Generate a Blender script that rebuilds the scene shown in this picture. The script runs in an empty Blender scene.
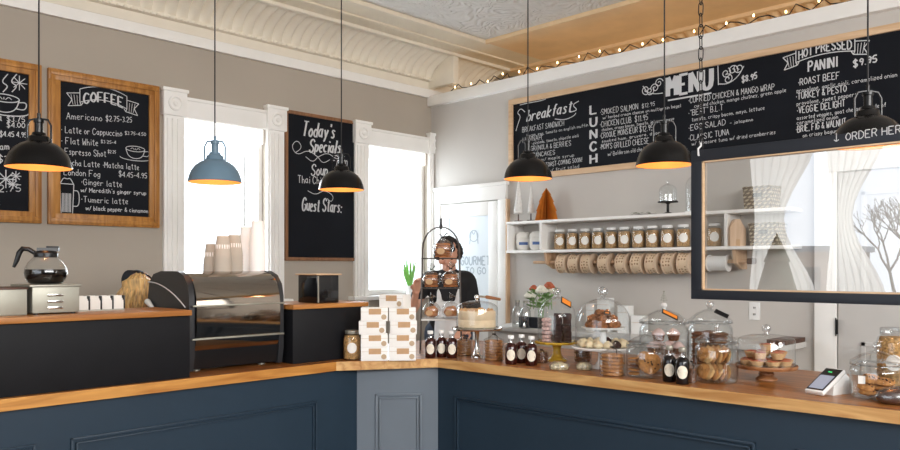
import bpy, bmesh, math, random
from mathutils import Vector, Matrix
random.seed(7)
PI = math.pi
COL = bpy.context.scene.collection

# ---------------------------------------------------------------- survey: room axes X (along window wall), Y (along menu wall)
F = 765.0; HZ = 267.0; EYE = 1.45
CA, SA = 0.7122, 0.7020            # forward = (CA, SA), image right = (SA, -CA)
CAMROT = math.radians(-45.42)
def dirv(px):
    r = (px - 450.0) / F
    return (CA + SA * r, SA - CA * r)
def at(px, d):
    u, v = dirv(px); return (u * d, v * d)
def on_z(px, py, z):
    d = (EYE - z) * F / (py - HZ); u, v = dirv(px); return (u * d, v * d, d)
def on_left(px, py, V=5.175):
    u, v = dirv(px); d = V / v; return (u * d, V, EYE + (HZ - py) * d / F)
def on_right(px, py, U=5.0):
    u, v = dirv(px); d = U / u; return (U, v * d, EYE + (HZ - py) * d / F)
def face(px):                        # rotation that turns an object's front (-y) towards where one stands
    return CAMROT - math.atan((px - 450.0) / F)
ZC = 0.95                            # worktop height

# ---------------------------------------------------------------- materials
def C(r, g, b):
    f = lambda c: (c / 255.0 / 12.92) if c / 255.0 <= 0.04045 else ((c / 255.0 + 0.055) / 1.055) ** 2.4
    return (f(r), f(g), f(b), 1.0)
MATS = {}
def base(name):
    m = bpy.data.materials.new(name); m.use_nodes = True
    MATS[name] = m
    nt = m.node_tree
    return m, nt, nt.nodes['Principled BSDF']
def mat(name, col, rough=0.5, metal=0.0, var=0.0, scale=20.0, bump=0.0, bscale=None, emit=0.0, ecol=None, spec=0.5, stretch=(1,1,1), alpha=1.0):
    m, nt, b = base(name)
    b.inputs['Base Color'].default_value = col
    b.inputs['Roughness'].default_value = rough
    b.inputs['Metallic'].default_value = metal
    b.inputs['Specular IOR Level'].default_value = spec
    b.inputs['Alpha'].default_value = alpha
    if emit:
        b.inputs['Emission Color'].default_value = ecol or col
        b.inputs['Emission Strength'].default_value = emit
    tc = nt.nodes.new('ShaderNodeTexCoord'); mp = nt.nodes.new('ShaderNodeMapping')
    mp.inputs['Scale'].default_value = stretch
    nt.links.new(tc.outputs['Object'], mp.inputs[0])
    if var:
        n = nt.nodes.new('ShaderNodeTexNoise'); n.inputs['Scale'].default_value = scale; n.inputs['Detail'].default_value = 5
        nt.links.new(mp.outputs[0], n.inputs['Vector'])
        r = nt.nodes.new('ShaderNodeValToRGB')
        r.color_ramp.elements[0].position = 0.3; r.color_ramp.elements[1].position = 0.7
        r.color_ramp.elements[0].color = (col[0]*(1-var), col[1]*(1-var), col[2]*(1-var), 1)
        r.color_ramp.elements[1].color = (min(1,col[0]*(1+var)), min(1,col[1]*(1+var)), min(1,col[2]*(1+var)), 1)
        nt.links.new(n.outputs['Fac'], r.inputs[0]); nt.links.new(r.outputs[0], b.inputs['Base Color'])
    if bump:
        n2 = nt.nodes.new('ShaderNodeTexNoise'); n2.inputs['Scale'].default_value = bscale or scale; n2.inputs['Detail'].default_value = 4
        nt.links.new(mp.outputs[0], n2.inputs['Vector'])
        bp = nt.nodes.new('ShaderNodeBump'); bp.inputs['Strength'].default_value = bump; bp.inputs['Distance'].default_value = 0.01
        nt.links.new(n2.outputs['Fac'], bp.inputs['Height']); nt.links.new(bp.outputs[0], b.inputs['Normal'])
    return m
def wood(name, c1, c2, axis=0, rough=0.45, s=6.0, c3=None):
    m, nt, b = base(name)
    b.inputs['Roughness'].default_value = rough
    tc = nt.nodes.new('ShaderNodeTexCoord'); mp = nt.nodes.new('ShaderNodeMapping')
    sc = [s*3, s*3, s*3]; sc[axis] = s * 0.28
    mp.inputs['Scale'].default_value = sc
    nt.links.new(tc.outputs['Object'], mp.inputs[0])
    n = nt.nodes.new('ShaderNodeTexNoise'); n.inputs['Scale'].default_value = 1.4; n.inputs['Detail'].default_value = 8; n.inputs['Distortion'].default_value = 1.2
    nt.links.new(mp.outputs[0], n.inputs['Vector'])
    r = nt.nodes.new('ShaderNodeValToRGB')
    r.color_ramp.elements[0].position = 0.32; r.color_ramp.elements[0].color = c1
    r.color_ramp.elements[1].position = 0.68; r.color_ramp.elements[1].color = c2
    if c3:
        e = r.color_ramp.elements.new(0.22); e.color = c3
    nt.links.new(n.outputs['Fac'], r.inputs[0]); nt.links.new(r.outputs[0], b.inputs['Base Color'])
    bp = nt.nodes.new('ShaderNodeBump'); bp.inputs['Strength'].default_value = 0.15; bp.inputs['Distance'].default_value = 0.004
    nt.links.new(n.outputs['Fac'], bp.inputs['Height']); nt.links.new(bp.outputs[0], b.inputs['Normal'])
    return m
def glass(name, tint=(0.97,0.985,0.99), refl=0.05, edge=0.75, rough=0.02, dark=0.55):
    """thin clear glass: mostly see-through, mirror-like and darker towards grazing angles"""
    m, nt, b = base(name); nt.nodes.remove(b)
    out = nt.nodes['Material Output']
    tr = nt.nodes.new('ShaderNodeBsdfTransparent'); gl = nt.nodes.new('ShaderNodeBsdfGlossy'); mx = nt.nodes.new('ShaderNodeMixShader')
    gl.inputs['Roughness'].default_value = rough
    lw = nt.nodes.new('ShaderNodeLayerWeight'); lw.inputs['Blend'].default_value = 0.5
    pw = nt.nodes.new('ShaderNodeMath'); pw.operation = 'POWER'; pw.inputs[1].default_value = 4.0
    nt.links.new(lw.outputs['Facing'], pw.inputs[0])
    mr = nt.nodes.new('ShaderNodeMapRange'); mr.inputs['To Min'].default_value = refl; mr.inputs['To Max'].default_value = edge
    nt.links.new(pw.outputs[0], mr.inputs['Value']); nt.links.new(mr.outputs[0], mx.inputs[0])
    cr = nt.nodes.new('ShaderNodeMix'); cr.data_type = 'RGBA'
    cr.inputs['A'].default_value = (*tint, 1); cr.inputs['B'].default_value = (tint[0]*dark, tint[1]*dark, tint[2]*dark, 1)
    p2 = nt.nodes.new('ShaderNodeMath'); p2.operation = 'POWER'; p2.inputs[1].default_value = 3.0
    nt.links.new(lw.outputs['Facing'], p2.inputs[0]); nt.links.new(p2.outputs[0], cr.inputs['Factor']); nt.links.new(cr.outputs['Result'], tr.inputs['Color'])
    nt.links.new(tr.outputs[0], mx.inputs[1]); nt.links.new(gl.outputs[0], mx.inputs[2]); nt.links.new(mx.outputs[0], out.inputs['Surface'])
    return m
def embossed(name, col, scale, strength, rough=0.55):
    m, nt, b = base(name)
    b.inputs['Base Color'].default_value = col; b.inputs['Roughness'].default_value = rough
    tc = nt.nodes.new('ShaderNodeTexCoord')
    n = nt.nodes.new('ShaderNodeTexNoise'); n.inputs['Scale'].default_value = scale*0.6; n.inputs['Distortion'].default_value = 3.0; n.inputs['Detail'].default_value = 1
    w = nt.nodes.new('ShaderNodeTexVoronoi'); w.inputs['Scale'].default_value = scale; w.feature = 'SMOOTH_F1'
    nt.links.new(tc.outputs['Object'], n.inputs['Vector']); nt.links.new(tc.outputs['Object'], w.inputs['Vector'])
    wv = nt.nodes.new('ShaderNodeMath'); wv.operation = 'SINE'
    ml = nt.nodes.new('ShaderNodeMath'); ml.operation = 'MULTIPLY'; ml.inputs[1].default_value = 34.0
    nt.links.new(n.outputs['Fac'], ml.inputs[0]); nt.links.new(ml.outputs[0], wv.inputs[0])
    ad = nt.nodes.new('ShaderNodeMath'); ad.operation = 'ADD'
    nt.links.new(wv.outputs[0], ad.inputs[0]); nt.links.new(w.outputs['Distance'], ad.inputs[1])
    bp = nt.nodes.new('ShaderNodeBump'); bp.inputs['Strength'].default_value = strength; bp.inputs['Distance'].default_value = 0.01
    nt.links.new(ad.outputs[0], bp.inputs['Height']); nt.links.new(bp.outputs[0], b.inputs['Normal'])
    return m
def wicker(name):
    m, nt, b = base(name)
    b.inputs['Roughness'].default_value = 0.8
    tc = nt.nodes.new('ShaderNodeTexCoord')
    w1 = nt.nodes.new('ShaderNodeTexWave'); w1.bands_direction = 'Z'; w1.inputs['Scale'].default_value = 14; w1.inputs['Distortion'].default_value = 3; w1.inputs['Detail Scale'].default_value = 6
    w2 = nt.nodes.new('ShaderNodeTexWave'); w2.bands_direction = 'DIAGONAL'; w2.inputs['Scale'].default_value = 18
    for w in (w1, w2): nt.links.new(tc.outputs['Object'], w.inputs['Vector'])
    mu = nt.nodes.new('ShaderNodeMath'); mu.operation = 'MULTIPLY'
    nt.links.new(w1.outputs['Fac'], mu.inputs[0]); nt.links.new(w2.outputs['Fac'], mu.inputs[1])
    r = nt.nodes.new('ShaderNodeValToRGB')
    r.color_ramp.elements[0].color = C(104,92,78); r.color_ramp.elements[1].color = C(196,182,158)
    r.color_ramp.elements[1].position = 0.7
    nt.links.new(mu.outputs[0], r.inputs[0]); nt.links.new(r.outputs[0], b.inputs['Base Color'])
    bp = nt.nodes.new('ShaderNodeBump'); bp.inputs['Strength'].default_value = 0.8; bp.inputs['Distance'].default_value = 0.006
    nt.links.new(mu.outputs[0], bp.inputs['Height']); nt.links.new(bp.outputs[0], b.inputs['Normal'])
    return m
M = {}
M['taupe'] = mat('taupe_paint', C(176,166,153), 0.75, var=0.03, scale=2, bump=0.04, bscale=120)
M['grey'] = mat('grey_paint', C(198,193,187), 0.7, var=0.03, scale=2, bump=0.04, bscale=120)
M['white'] = mat('white_paint', C(246,244,240), 0.45, var=0.02, scale=6)
M['doorgrey'] = mat('door_paint', C(205,202,198), 0.5, var=0.02, scale=6)
M['cream'] = mat('cream_plaster', C(232,220,198), 0.5, var=0.05, scale=5)
M['tan'] = mat('tan_tin', C(236,206,164), 0.5, var=0.08, scale=4, bump=0.5, bscale=9)
M['tin'] = embossed('embossed_tin', C(224,222,218), 4.5, 0.55)
M['cove'] = mat('cove_tin', C(238,230,214), 0.45, var=0.03, scale=8)
M['floor'] = wood('floor_boards', C(96,70,48), C(140,106,74), 0, 0.4)
M['navy'] = mat('navy_paint', C(41,58,73), 0.42, var=0.05, scale=5, spec=0.35)
M['slate'] = mat('slate_tone', C(108,119,130), 0.45, var=0.04, scale=5)
M['black'] = mat('black_panel', C(19,20,24), 0.55, var=0.12, scale=8, spec=0.25)
M['topx'] = wood('oak_along_x', C(128,72,28), C(178,112,52), 0, 0.33, 5, C(84,44,16))
M['topy'] = wood('oak_along_y', C(124,74,30), C(182,120,60), 1, 0.33, 5, C(82,44,18))
M['litedgex'] = wood('oak_lit_edge_x', C(172,108,42), C(218,158,80), 0, 0.45, 5, C(120,66,24))  # edge oak is a lit copy: light painted into the colour
M['litedgey'] = wood('oak_lit_edge_y', C(186,132,74), C(226,184,122), 1, 0.45, 5, C(140,88,42))
M['ledge'] = wood('ledge_oak', C(150,90,38), C(196,134,66), 0, 0.4)
M['oakframe'] = wood('frame_oak', C(150,96,36), C(198,138,64), 2, 0.4)
M['thinframe'] = wood('frame_walnut', C(122,82,52), C(150,106,72), 2, 0.5)
M['pineframe'] = wood('frame_pine', C(206,170,132), C(226,194,158), 1, 0.5)
M['walnut'] = wood('walnut', C(58,34,24), C(88,54,38), 1, 0.4)
M['acacia'] = wood('acacia', C(130,82,48), C(176,122,78), 0, 0.45)
M['birch'] = wood('birch', C(200,164,130), C(222,190,158), 2, 0.55)
M['slateboard'] = mat('chalkboard', C(15,18,25), 0.7, var=0.18, scale=3, spec=0.2)
M['chalk'] = mat('chalk', C(206,207,209), 0.9)
M['chalkgrey'] = mat('chalk_grey', C(140,142,146), 0.9)
M['lampblack'] = mat('lamp_black', C(7,7,8), 0.25, spec=0.4, var=0.1, scale=6)
M['lamphaze'] = mat('lamp_glare_haze', C(104,130,148), 0.4)  # window glare haze painted into the shade colour
M['gold'] = mat('gold_leaf_glow', C(220,146,72), 0.5, 0.3, emit=0.36, ecol=C(255,186,104))  # lamplight on the gold lining painted in as emission
M['bulb'] = mat('bulb', C(255,220,160), 0.4, emit=9, ecol=C(255,205,140))
M['cord'] = mat('cord_black', C(18,18,20), 0.6)
M['iron'] = mat('iron', C(34,32,32), 0.45, 0.6)
M['wire'] = mat('dark_wire', C(84,78,74), 0.45, 0.5)
M['chrome'] = mat('chrome', C(220,218,214), 0.12, 1.0)
M['mirror'] = mat('machine_mirror', C(158,150,140), 0.07, 1.0)
M['sheer'] = mat('sheer_daylit', C(236,236,232), 0.8, emit=1.0, ecol=C(236,238,240))  # daylight glowing through the cloth is painted in as emission
M['steel'] = mat('brushed_steel', C(164,162,150), 0.45, 0.6, var=0.08, scale=12)
M['plastic'] = mat('black_plastic', C(20,20,22), 0.3)
M['machine'] = mat('machine_black', C(42,43,46), 0.38)
M['guardpaint'] = mat('guard_navy', C(28,34,44), 0.5)
M['glass'] = glass('clear_glass', refl=0.06, edge=0.62, dark=0.92)
M['guardglass'] = glass('guard_glass', refl=0.26, edge=0.9, rough=0.0, dark=0.95)
M['pane'] = glass('window_glass', refl=0.04, dark=0.9)
M['wrap'] = glass('cellophane', refl=0.16, edge=0.75, rough=0.25, dark=0.9)
M['knob'] = glass('knob_glass', tint=(0.95,0.965,0.97), refl=0.2, edge=0.8, dark=0.72)
M['coffee'] = mat('coffee', C(12,8,7), 0.15)
M['syrup'] = mat('dark_red_syrup', C(52,16,12), 0.12)
M['blacksyrup'] = mat('black_syrup', C(18,14,16), 0.12)
M['paper'] = mat('white_paper', C(238,236,230), 0.7)
M['label'] = mat('cream_label', C(238,230,212), 0.7)
M['box'] = mat('white_card', C(250,248,244), 0.6, var=0.01, scale=4)
M['kraft'] = mat('kraft_paper', C(200,162,122), 0.8, var=0.06, scale=30)
M['rolldisc'] = mat('roll_disc', C(214,190,164), 0.7, var=0.05)
def dotted(name, c1, c2, scale, thr):
    m, nt, b = base(name); b.inputs['Roughness'].default_value = 0.75
    tc = nt.nodes.new('ShaderNodeTexCoord'); v = nt.nodes.new('ShaderNodeTexVoronoi'); v.inputs['Scale'].default_value = scale; v.inputs['Randomness'].default_value = 0.4
    r = nt.nodes.new('ShaderNodeValToRGB'); r.color_ramp.interpolation = 'CONSTANT'
    r.color_ramp.elements[0].color = c2; r.color_ramp.elements[1].color = c1; r.color_ramp.elements[1].position = thr
    nt.links.new(tc.outputs['Object'], v.inputs['Vector']); nt.links.new(v.outputs['Distance'], r.inputs[0]); nt.links.new(r.outputs[0], b.inputs['Base Color'])
    return m
M['kraftdots'] = dotted('kraft_printed', C(222,198,168), C(160,126,98), 42, 0.30)
M['stamp'] = mat('stamp_ink', C(196,172,142), 0.8)
M['cookie'] = mat('cookie', C(186,128,70), 0.85, var=0.32, scale=45, bump=0.8, bscale=60)
M['palecookie'] = mat('pale_cookie', C(208,164,106), 0.85, var=0.3, scale=45, bump=0.8, bscale=60)
M['darkcookie'] = mat('dark_cookie', C(120,72,40), 0.85, var=0.4, scale=50, bump=0.8, bscale=60)
M['pastry'] = mat('pastry', C(206,150,92), 0.8, var=0.2, scale=30, bump=0.6, bscale=40)
M['crust'] = mat('crust', C(208,170,124), 0.8, var=0.18, scale=25, bump=0.6, bscale=40)
M['berry'] = mat('fruit_filling', C(176,96,64), 0.4, var=0.35, scale=60, bump=0.6)
M['bread'] = mat('bread', C(192,122,68), 0.85, var=0.3, scale=40, bump=0.7, bscale=50)
M['roll'] = mat('sugared_roll', C(150,98,60), 0.9, var=0.6, scale=70, bump=0.8, bscale=60)
M['brownie'] = mat('brownie', C(58,34,28), 0.8, var=0.3, scale=40, bump=0.6)
M['pink'] = mat('pink_icing', C(228,196,188), 0.5, var=0.08, scale=30)
M['pinkmix'] = mat('pink_white_mix', C(214,182,176), 0.6, var=0.4, scale=70, bump=0.6, bscale=60)
M['cream_food'] = mat('cream_food', C(234,214,176), 0.6, var=0.1, scale=30, bump=0.3)
M['sponge'] = mat('cake_icing', C(232,208,172), 0.65, var=0.07, scale=18, bump=0.4, bscale=25)
M['caketop'] = mat('cake_crumble', C(214,170,120), 0.85, var=0.2, scale=60, bump=0.8)
M['granola'] = mat('granola', C(190,148,92), 0.85, var=0.45, scale=90, bump=1.0, bscale=100)
M['nuts'] = mat('dried_mix', C(186,148,102), 0.85, var=0.5, scale=110, bump=1.0, bscale=110)
M['yellow'] = mat('yellow_glaze', C(212,172,60), 0.25, var=0.12, scale=12)
M['porcelain'] = mat('white_porcelain', C(238,238,236), 0.2)
M['orange'] = mat('orange_card', C(232,138,44), 0.7, emit=0.15)  # faint glow painted into the card colour
M['candy'] = mat('candy_mix', C(216,196,160), 0.5, var=0.6, scale=120, bump=0.8)
M['green'] = mat('leaf_green', C(126,164,92), 0.55, var=0.25, scale=12)
M['sage'] = mat('sage_leaf', C(120,128,108), 0.7, var=0.2, scale=12)
M['petal'] = mat('white_petal', C(238,236,222), 0.6)
M['rust'] = mat('rust_petal', C(186,96,62), 0.6, var=0.2, scale=20)
M['honeycomb'] = mat('orange_tissue', C(204,126,40), 0.8, var=0.12, scale=20)
M['brush'] = mat('white_bristle', C(236,234,230), 0.9, var=0.08, scale=80, bump=1.0, bscale=90)
M['wicker'] = wicker('wicker_weave')
M['skin'] = mat('skin', C(214,160,134), 0.55, var=0.05, scale=14)
M['darkhair'] = mat('dark_curls', C(30,24,22), 0.6, var=0.3, scale=30)
M['blond'] = mat('blond_hair', C(222,176,116), 0.45, var=0.5, emit=0.0, scale=16, stretch=(6,6,1))
M['shirt'] = mat('black_cotton', C(24,24,27), 0.85)
M['apron'] = mat('white_apron', C(222,222,222), 0.8)
M['denim'] = mat('denim', C(52,62,80), 0.85)
M['capcloth'] = mat('charcoal_cloth', C(56,62,70), 0.8)
M['eye'] = mat('eye_dark', C(40,28,22), 0.2)
M['cupbrown'] = mat('grey_brown_cup_glow', C(186,174,160), 0.7, emit=0.12)  # window light behind the cups painted in as emission
M['cupwhite'] = mat('white_cup_glow', C(236,230,226), 0.7, emit=0.22)  # backlight and window haze painted in as emission
M['blue'] = mat('blue_print', C(86,116,170), 0.7)
M['screen'] = mat('lit_screen', C(150,156,172), 0.2, emit=0.25, ecol=C(170,178,200))
M['frost'] = mat('frosted_glass_glow', C(214,222,228), 0.5, emit=0.10, ecol=C(226,236,244))  # backlight behind the door glass painted in as faint emission
M['etch'] = mat('etched_lettering', C(176,188,198), 0.6)
M['leather'] = mat('brown_wrapper', C(62,34,26), 0.25, var=0.3, scale=20)
M['street'] = mat('asphalt', C(150,150,152), 0.9, var=0.1)
M['brickwall'] = mat('far_brick', C(160,140,126), 0.9, var=0.1, scale=3)
M['bark'] = mat('bark', C(66,56,50), 0.9, var=0.2)
M['rope'] = mat('white_hook', C(226,226,226), 0.5)

# ---------------------------------------------------------------- mesh collector
class MB:
    def __init__(self): self.bm = bmesh.new()
    def add(self, verts, faces, mi=0):
        vs = [self.bm.verts.new(v) for v in verts]
        for f in faces:
            try:
                fc = self.bm.faces.new([vs[i] for i in f]); fc.material_index = mi
            except ValueError: pass
        return vs
    def box(self, x0, x1, y0, y1, z0, z1, bev=0.0, mt=None, mi=0):
        t = bmesh.new()
        bmesh.ops.create_cube(t, size=1.0)
        for v in t.verts:
            v.co = Vector(((x0+x1)/2 + v.co.x*(x1-x0), (y0+y1)/2 + v.co.y*(y1-y0), (z0+z1)/2 + v.co.z*(z1-z0)))
        if bev: bmesh.ops.bevel(t, geom=t.edges[:], offset=bev, segments=2, affect='EDGES', profile=0.6)
        self.merge(t, mt, mi); return self
    def merge(self, t, mt=None, mi=0):
        t.verts.ensure_lookup_table(); t.verts.index_update()
        vs = [(mt @ v.co) if mt else v.co.copy() for v in t.verts]
        fs = [[v.index for v in f.verts] for f in t.faces]
        t.free(); self.add(vs, fs, mi)
    def lathe(self, prof, seg=28, c=(0,0,0), mt=None, close=False, wob=None):
        vs, fs = [], []; n = len(prof)
        for i in range(seg):
            a = 2*PI*i/seg
            for k, (r, z) in enumerate(prof):
                rr = r * (wob(a, k) if wob else 1.0)
                p = Vector((c[0] + rr*math.cos(a), c[1] + rr*math.sin(a), c[2] + z))
                vs.append(mt @ p if mt else p)
        for i in range(seg):
            j = (i+1) % seg
            for k in range(n-1 + (1 if close else 0)):
                k2 = (k+1) % n
                fs.append([i*n+k, j*n+k, j*n+k2, i*n+k2])
        t = bmesh.new(); tv = [t.verts.new(v) for v in vs]
        for f in fs:
            try: t.faces.new([tv[q] for q in f])
            except ValueError: pass
        bmesh.ops.remove_doubles(t, verts=t.verts[:], dist=1e-6)
        self.merge(t); return self
    def tube(self, pts, r, seg=8, closed=False, cap=True):
        pts = [Vector(p) for p in pts]; n = len(pts)
        rad = r if isinstance(r, (list, tuple)) else [r]*n
        vs, fs = [], []; up = None
        for i, p in enumerate(pts):
            if closed: d = pts[(i+1) % n] - pts[i-1]
            else: d = pts[min(i+1, n-1)] - pts[max(i-1, 0)]
            d.normalize()
            if up is None:
                up = Vector((0,0,1)) if abs(d.z) < 0.9 else Vector((1,0,0))
            a = d.cross(up)
            if a.length < 1e-4: a = d.cross(Vector((0.3,1,0.2)))
            a.normalize(); b = a.cross(d).normalized(); up = b
            for k in range(seg):
                t = 2*PI*k/seg
                vs.append(p + a*(rad[i]*math.cos(t)) + b*(rad[i]*math.sin(t)))
        for i in range(n if closed else n-1):
            j = (i+1) % n
            for k in range(seg):
                k2 = (k+1) % seg
                fs.append([i*seg+k, i*seg+k2, j*seg+k2, j*seg+k])
        if not closed and cap:
            fs.append(list(range(seg))[::-1]); fs.append([(n-1)*seg+k for k in range(seg)])
        self.add(vs, fs); return self
    def ball(self, c, r, seg=14, rings=9, fn=None, mt=None):
        r = r if isinstance(r, (tuple, list)) else (r, r, r)
        t = bmesh.new(); bmesh.ops.create_uvsphere(t, u_segments=seg, v_segments=rings, radius=1.0)
        for v in t.verts:
            if fn: v.co = fn(v.co.copy())
            v.co = Vector((c[0]+v.co.x*r[0], c[1]+v.co.y*r[1], c[2]+v.co.z*r[2]))
        self.merge(t, mt); return self
    def prism(self, poly, z0, z1, mt=None, mi=0):
        n = len(poly)
        vs = [Vector((p[0], p[1], z0)) for p in poly] + [Vector((p[0], p[1], z1)) for p in poly]
        if mt: vs = [mt @ v for v in vs]
        fs = [list(range(n))[::-1], list(range(n, 2*n))] + [[i, (i+1) % n, n+(i+1) % n, n+i] for i in range(n)]
        self.add(vs, fs, mi); return self
    def cap(self, a, b, ra, rb, seg=14):
        a, b = Vector(a), Vector(b); d = b - a; L = max(d.length, 1e-5); q = d.to_track_quat('Z', 'Y').to_matrix().to_4x4()
        prof = []
        for i in range(5): t = -PI/2 + PI/2*i/4; prof.append((max(ra*math.cos(t), 1e-5), ra*math.sin(t)))
        for i in range(5): t = PI/2*i/4; prof.append((max(rb*math.cos(t), 1e-5), L + rb*math.sin(t)))
        return self.lathe(prof, seg, mt=Matrix.Translation(a) @ q)
    def patch(self, R, a, b, zc, ang0=-PI/2, c=(0,0), seg=24):
        """oval sticker wrapped on a cylinder of radius R, centred on angle ang0"""
        vs = [(c[0]+R*math.cos(ang0), c[1]+R*math.sin(ang0), zc)]; fs = []
        for k in (0.5, 1.0):
            for i in range(seg):
                t = 2*PI*i/seg; th = ang0 + k*a/R*math.cos(t)
                vs.append((c[0]+R*math.cos(th), c[1]+R*math.sin(th), zc + k*b*math.sin(t)))
        for i in range(seg):
            j = (i+1) % seg
            fs.append([0, 1+i, 1+j]); fs.append([1+i, 1+seg+i, 1+seg+j, 1+j])
        self.add(vs, fs); return self
    def build(self, name, material, parent=None, smooth=True, recalc=True):
        me = bpy.data.meshes.new(name)
        if recalc: bmesh.ops.recalc_face_normals(self.bm, faces=self.bm.faces[:])
        self.bm.to_mesh(me); self.bm.free()
        for m in (material if isinstance(material, (list, tuple)) else [material]): me.materials.append(m)
        if smooth:
            for p in me.polygons: p.use_smooth = True
            me.set_sharp_from_angle(angle=math.radians(38))
        o = bpy.data.objects.new(name, me); COL.objects.link(o)
        if parent: o.parent = parent
        return o
def tag(o, label, cat, group=None, kind=None):
    o['label'] = label; o['category'] = cat
    if group: o['group'] = group
    if kind: o['kind'] = kind
    return o
def thing(name, label, cat, loc=(0,0,0), rotz=0.0, group=None):
    o = bpy.data.objects.new(name, None); COL.objects.link(o); o.empty_display_size = 0.05
    o.location = loc; o.rotation_euler = (0,0,rotz)
    return tag(o, label, cat, group)
def struct(o):
    o['kind'] = 'structure'; return o
KIDS = {}
def dup(root, loc, rotz=None, label=None, group=None, rot=None, scale=None):
    r = root.copy(); COL.objects.link(r); r.location = loc
    if rotz is not None: r.rotation_euler = (0,0,rotz)
    if rot is not None: r.rotation_euler = rot
    if scale is not None: r.scale = scale if isinstance(scale, (tuple, list)) else (scale,)*3
    if label: r['label'] = label
    if group: r['group'] = group
    for ch in list(root.children):
        c = ch.copy(); COL.objects.link(c); c.parent = r
        for g in list(ch.children):
            d = g.copy(); COL.objects.link(d); d.parent = c
    return r
class Kind:
    """first call moves the prototype itself, later calls copy it"""
    def __init__(self, proto): self.p = proto; self.used = False
    def __call__(self, loc, rotz=0.0, label=None, group=None, rot=None, scale=None):
        if self.used: return dup(self.p, loc, rotz, label, group, rot, scale)
        self.used = True; o = self.p; o.location = loc; o.rotation_euler = rot if rot is not None else (0,0,rotz)
        if scale is not None: o.scale = scale if isinstance(scale, (tuple, list)) else (scale,)*3
        if label: o['label'] = label
        if group: o['group'] = group
        return o

# ---------------------------------------------------------------- chalk writing: single-stroke hand alphabet
G = {'A':"0c3m6c 1g5g",'B':"0c0m4m5k4h0h 4h6f5c0c",'C':"6k4m2m0j0f2c4c6e",'D':"0c0m3m6j6f3c0c",'E':"6m0m0c6c 0h4h",'F':"6m0m0c 0h4h",
'G':"6k4m2m0j0f2c4c6e6h3h",'H':"0c0m 6c6m 0h6h",'I':"2c2m",'J':"5m5e3c1c0e",'K':"0c0m 6m0h6c",'L':"0m0c5c",'M':"0c0m3g6m6c",'N':"0c0m6c6m",
'O':"3m0j0f3c6f6j3m",'P':"0c0m4m6k4h0h",'Q':"3m0j0f3c6f6j3m 4f6c",'R':"0c0m4m6k4h0h 3h6c",'S':"6k4m2m0k1i5g6e4c2c0e",'T':"0m6m 3m3c",
'U':"0m0e2c4c6e6m",'V':"0m3c6m",'W':"0m1c3i5c6m",'X':"0m6c 6m0c",'Y':"0m3h6m 3h3c",'Z':"0m6m0c6c",
'a':"4h2i0g0e2c4e 4i4d5c",'b':"0m0c 0g2i4g4e2c0d",'c':"4h2i0g0e2c4d",'d':"4m4c 4g2i0g0e2c4d",'e':"0f4g3i1i0g0e2c4d",'f':"4l3m2k2c 0i4i",
'g':"4h2i0g0e2d4e 4i4b2a0b",'h':"0m0c 0g2i4g4c",'i':"1i1c 1k1l",'j':"2i2b0a 2k2l",'k':"0m0c 4i0f4c",'l':"1m1d2c",'m':"0i0c 0g1i3g3c 3g4i6g6c",
'n':"0i0c 0g2i4g4c",'o':"2i0g0e2c4e4g2i",'p':"0i0a 0g2i4g4e2c0d",'q':"4i4a 4g2i0g0e2c4d",'r':"0i0c 0g2i4h",'s':"4h2i0h4e2c0d",'t':"2l2d3c4d 0j4j",
'u':"0i0e2c4e 4i4c",'v':"0i2c4i",'w':"0i1c3h5c6i",'x':"0i4c 4i0c",'y':"0i2d 4i1a0a",'z':"0i4i0c4c",
'0':"3m0j0f3c6f6j3m",'1':"1k3m3c",'2':"0k2m4m6k5h0c6c",'3':"0l3m5k3h5f3c0d",'4':"5c5m0f6f",'5':"6m1m0h4i6f4c0d",'6':"5m1i0e3c5e4h0g",'7':"0m6m2c",
'8':"3h0k3m6k3h0e3c6e3h",'9':"6i3h1j3m6k6i4c",'$':"6k4m2m0k1i5g6e4c2c0e 3o3a",'.':"1c1d",',':"1d0b",'-':"0g4g","'":"1m1k",'"':"1m1k 3m3k",'*':"1g2g1h",':':"1d1c 1h1g",
'/':"0c4m",'&':"6c1k3m4k0f2c6g",'+':"3e3i 1g5g",'!':"1m1f 1d1c",'|':"3m3c 1e3c5e"}
ROUND = set("abcdeghmnopqrsuCGOSUQ0235689&$yfjt")
def chaikin(p):
    if len(p) < 3: return p
    q = [p[0]]
    for a, b in zip(p[:-1], p[1:]):
        q += [(a[0]*.75+b[0]*.25, a[1]*.75+b[1]*.25), (a[0]*.25+b[0]*.75, a[1]*.25+b[1]*.75)]
    q.append(p[-1]); return q
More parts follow.
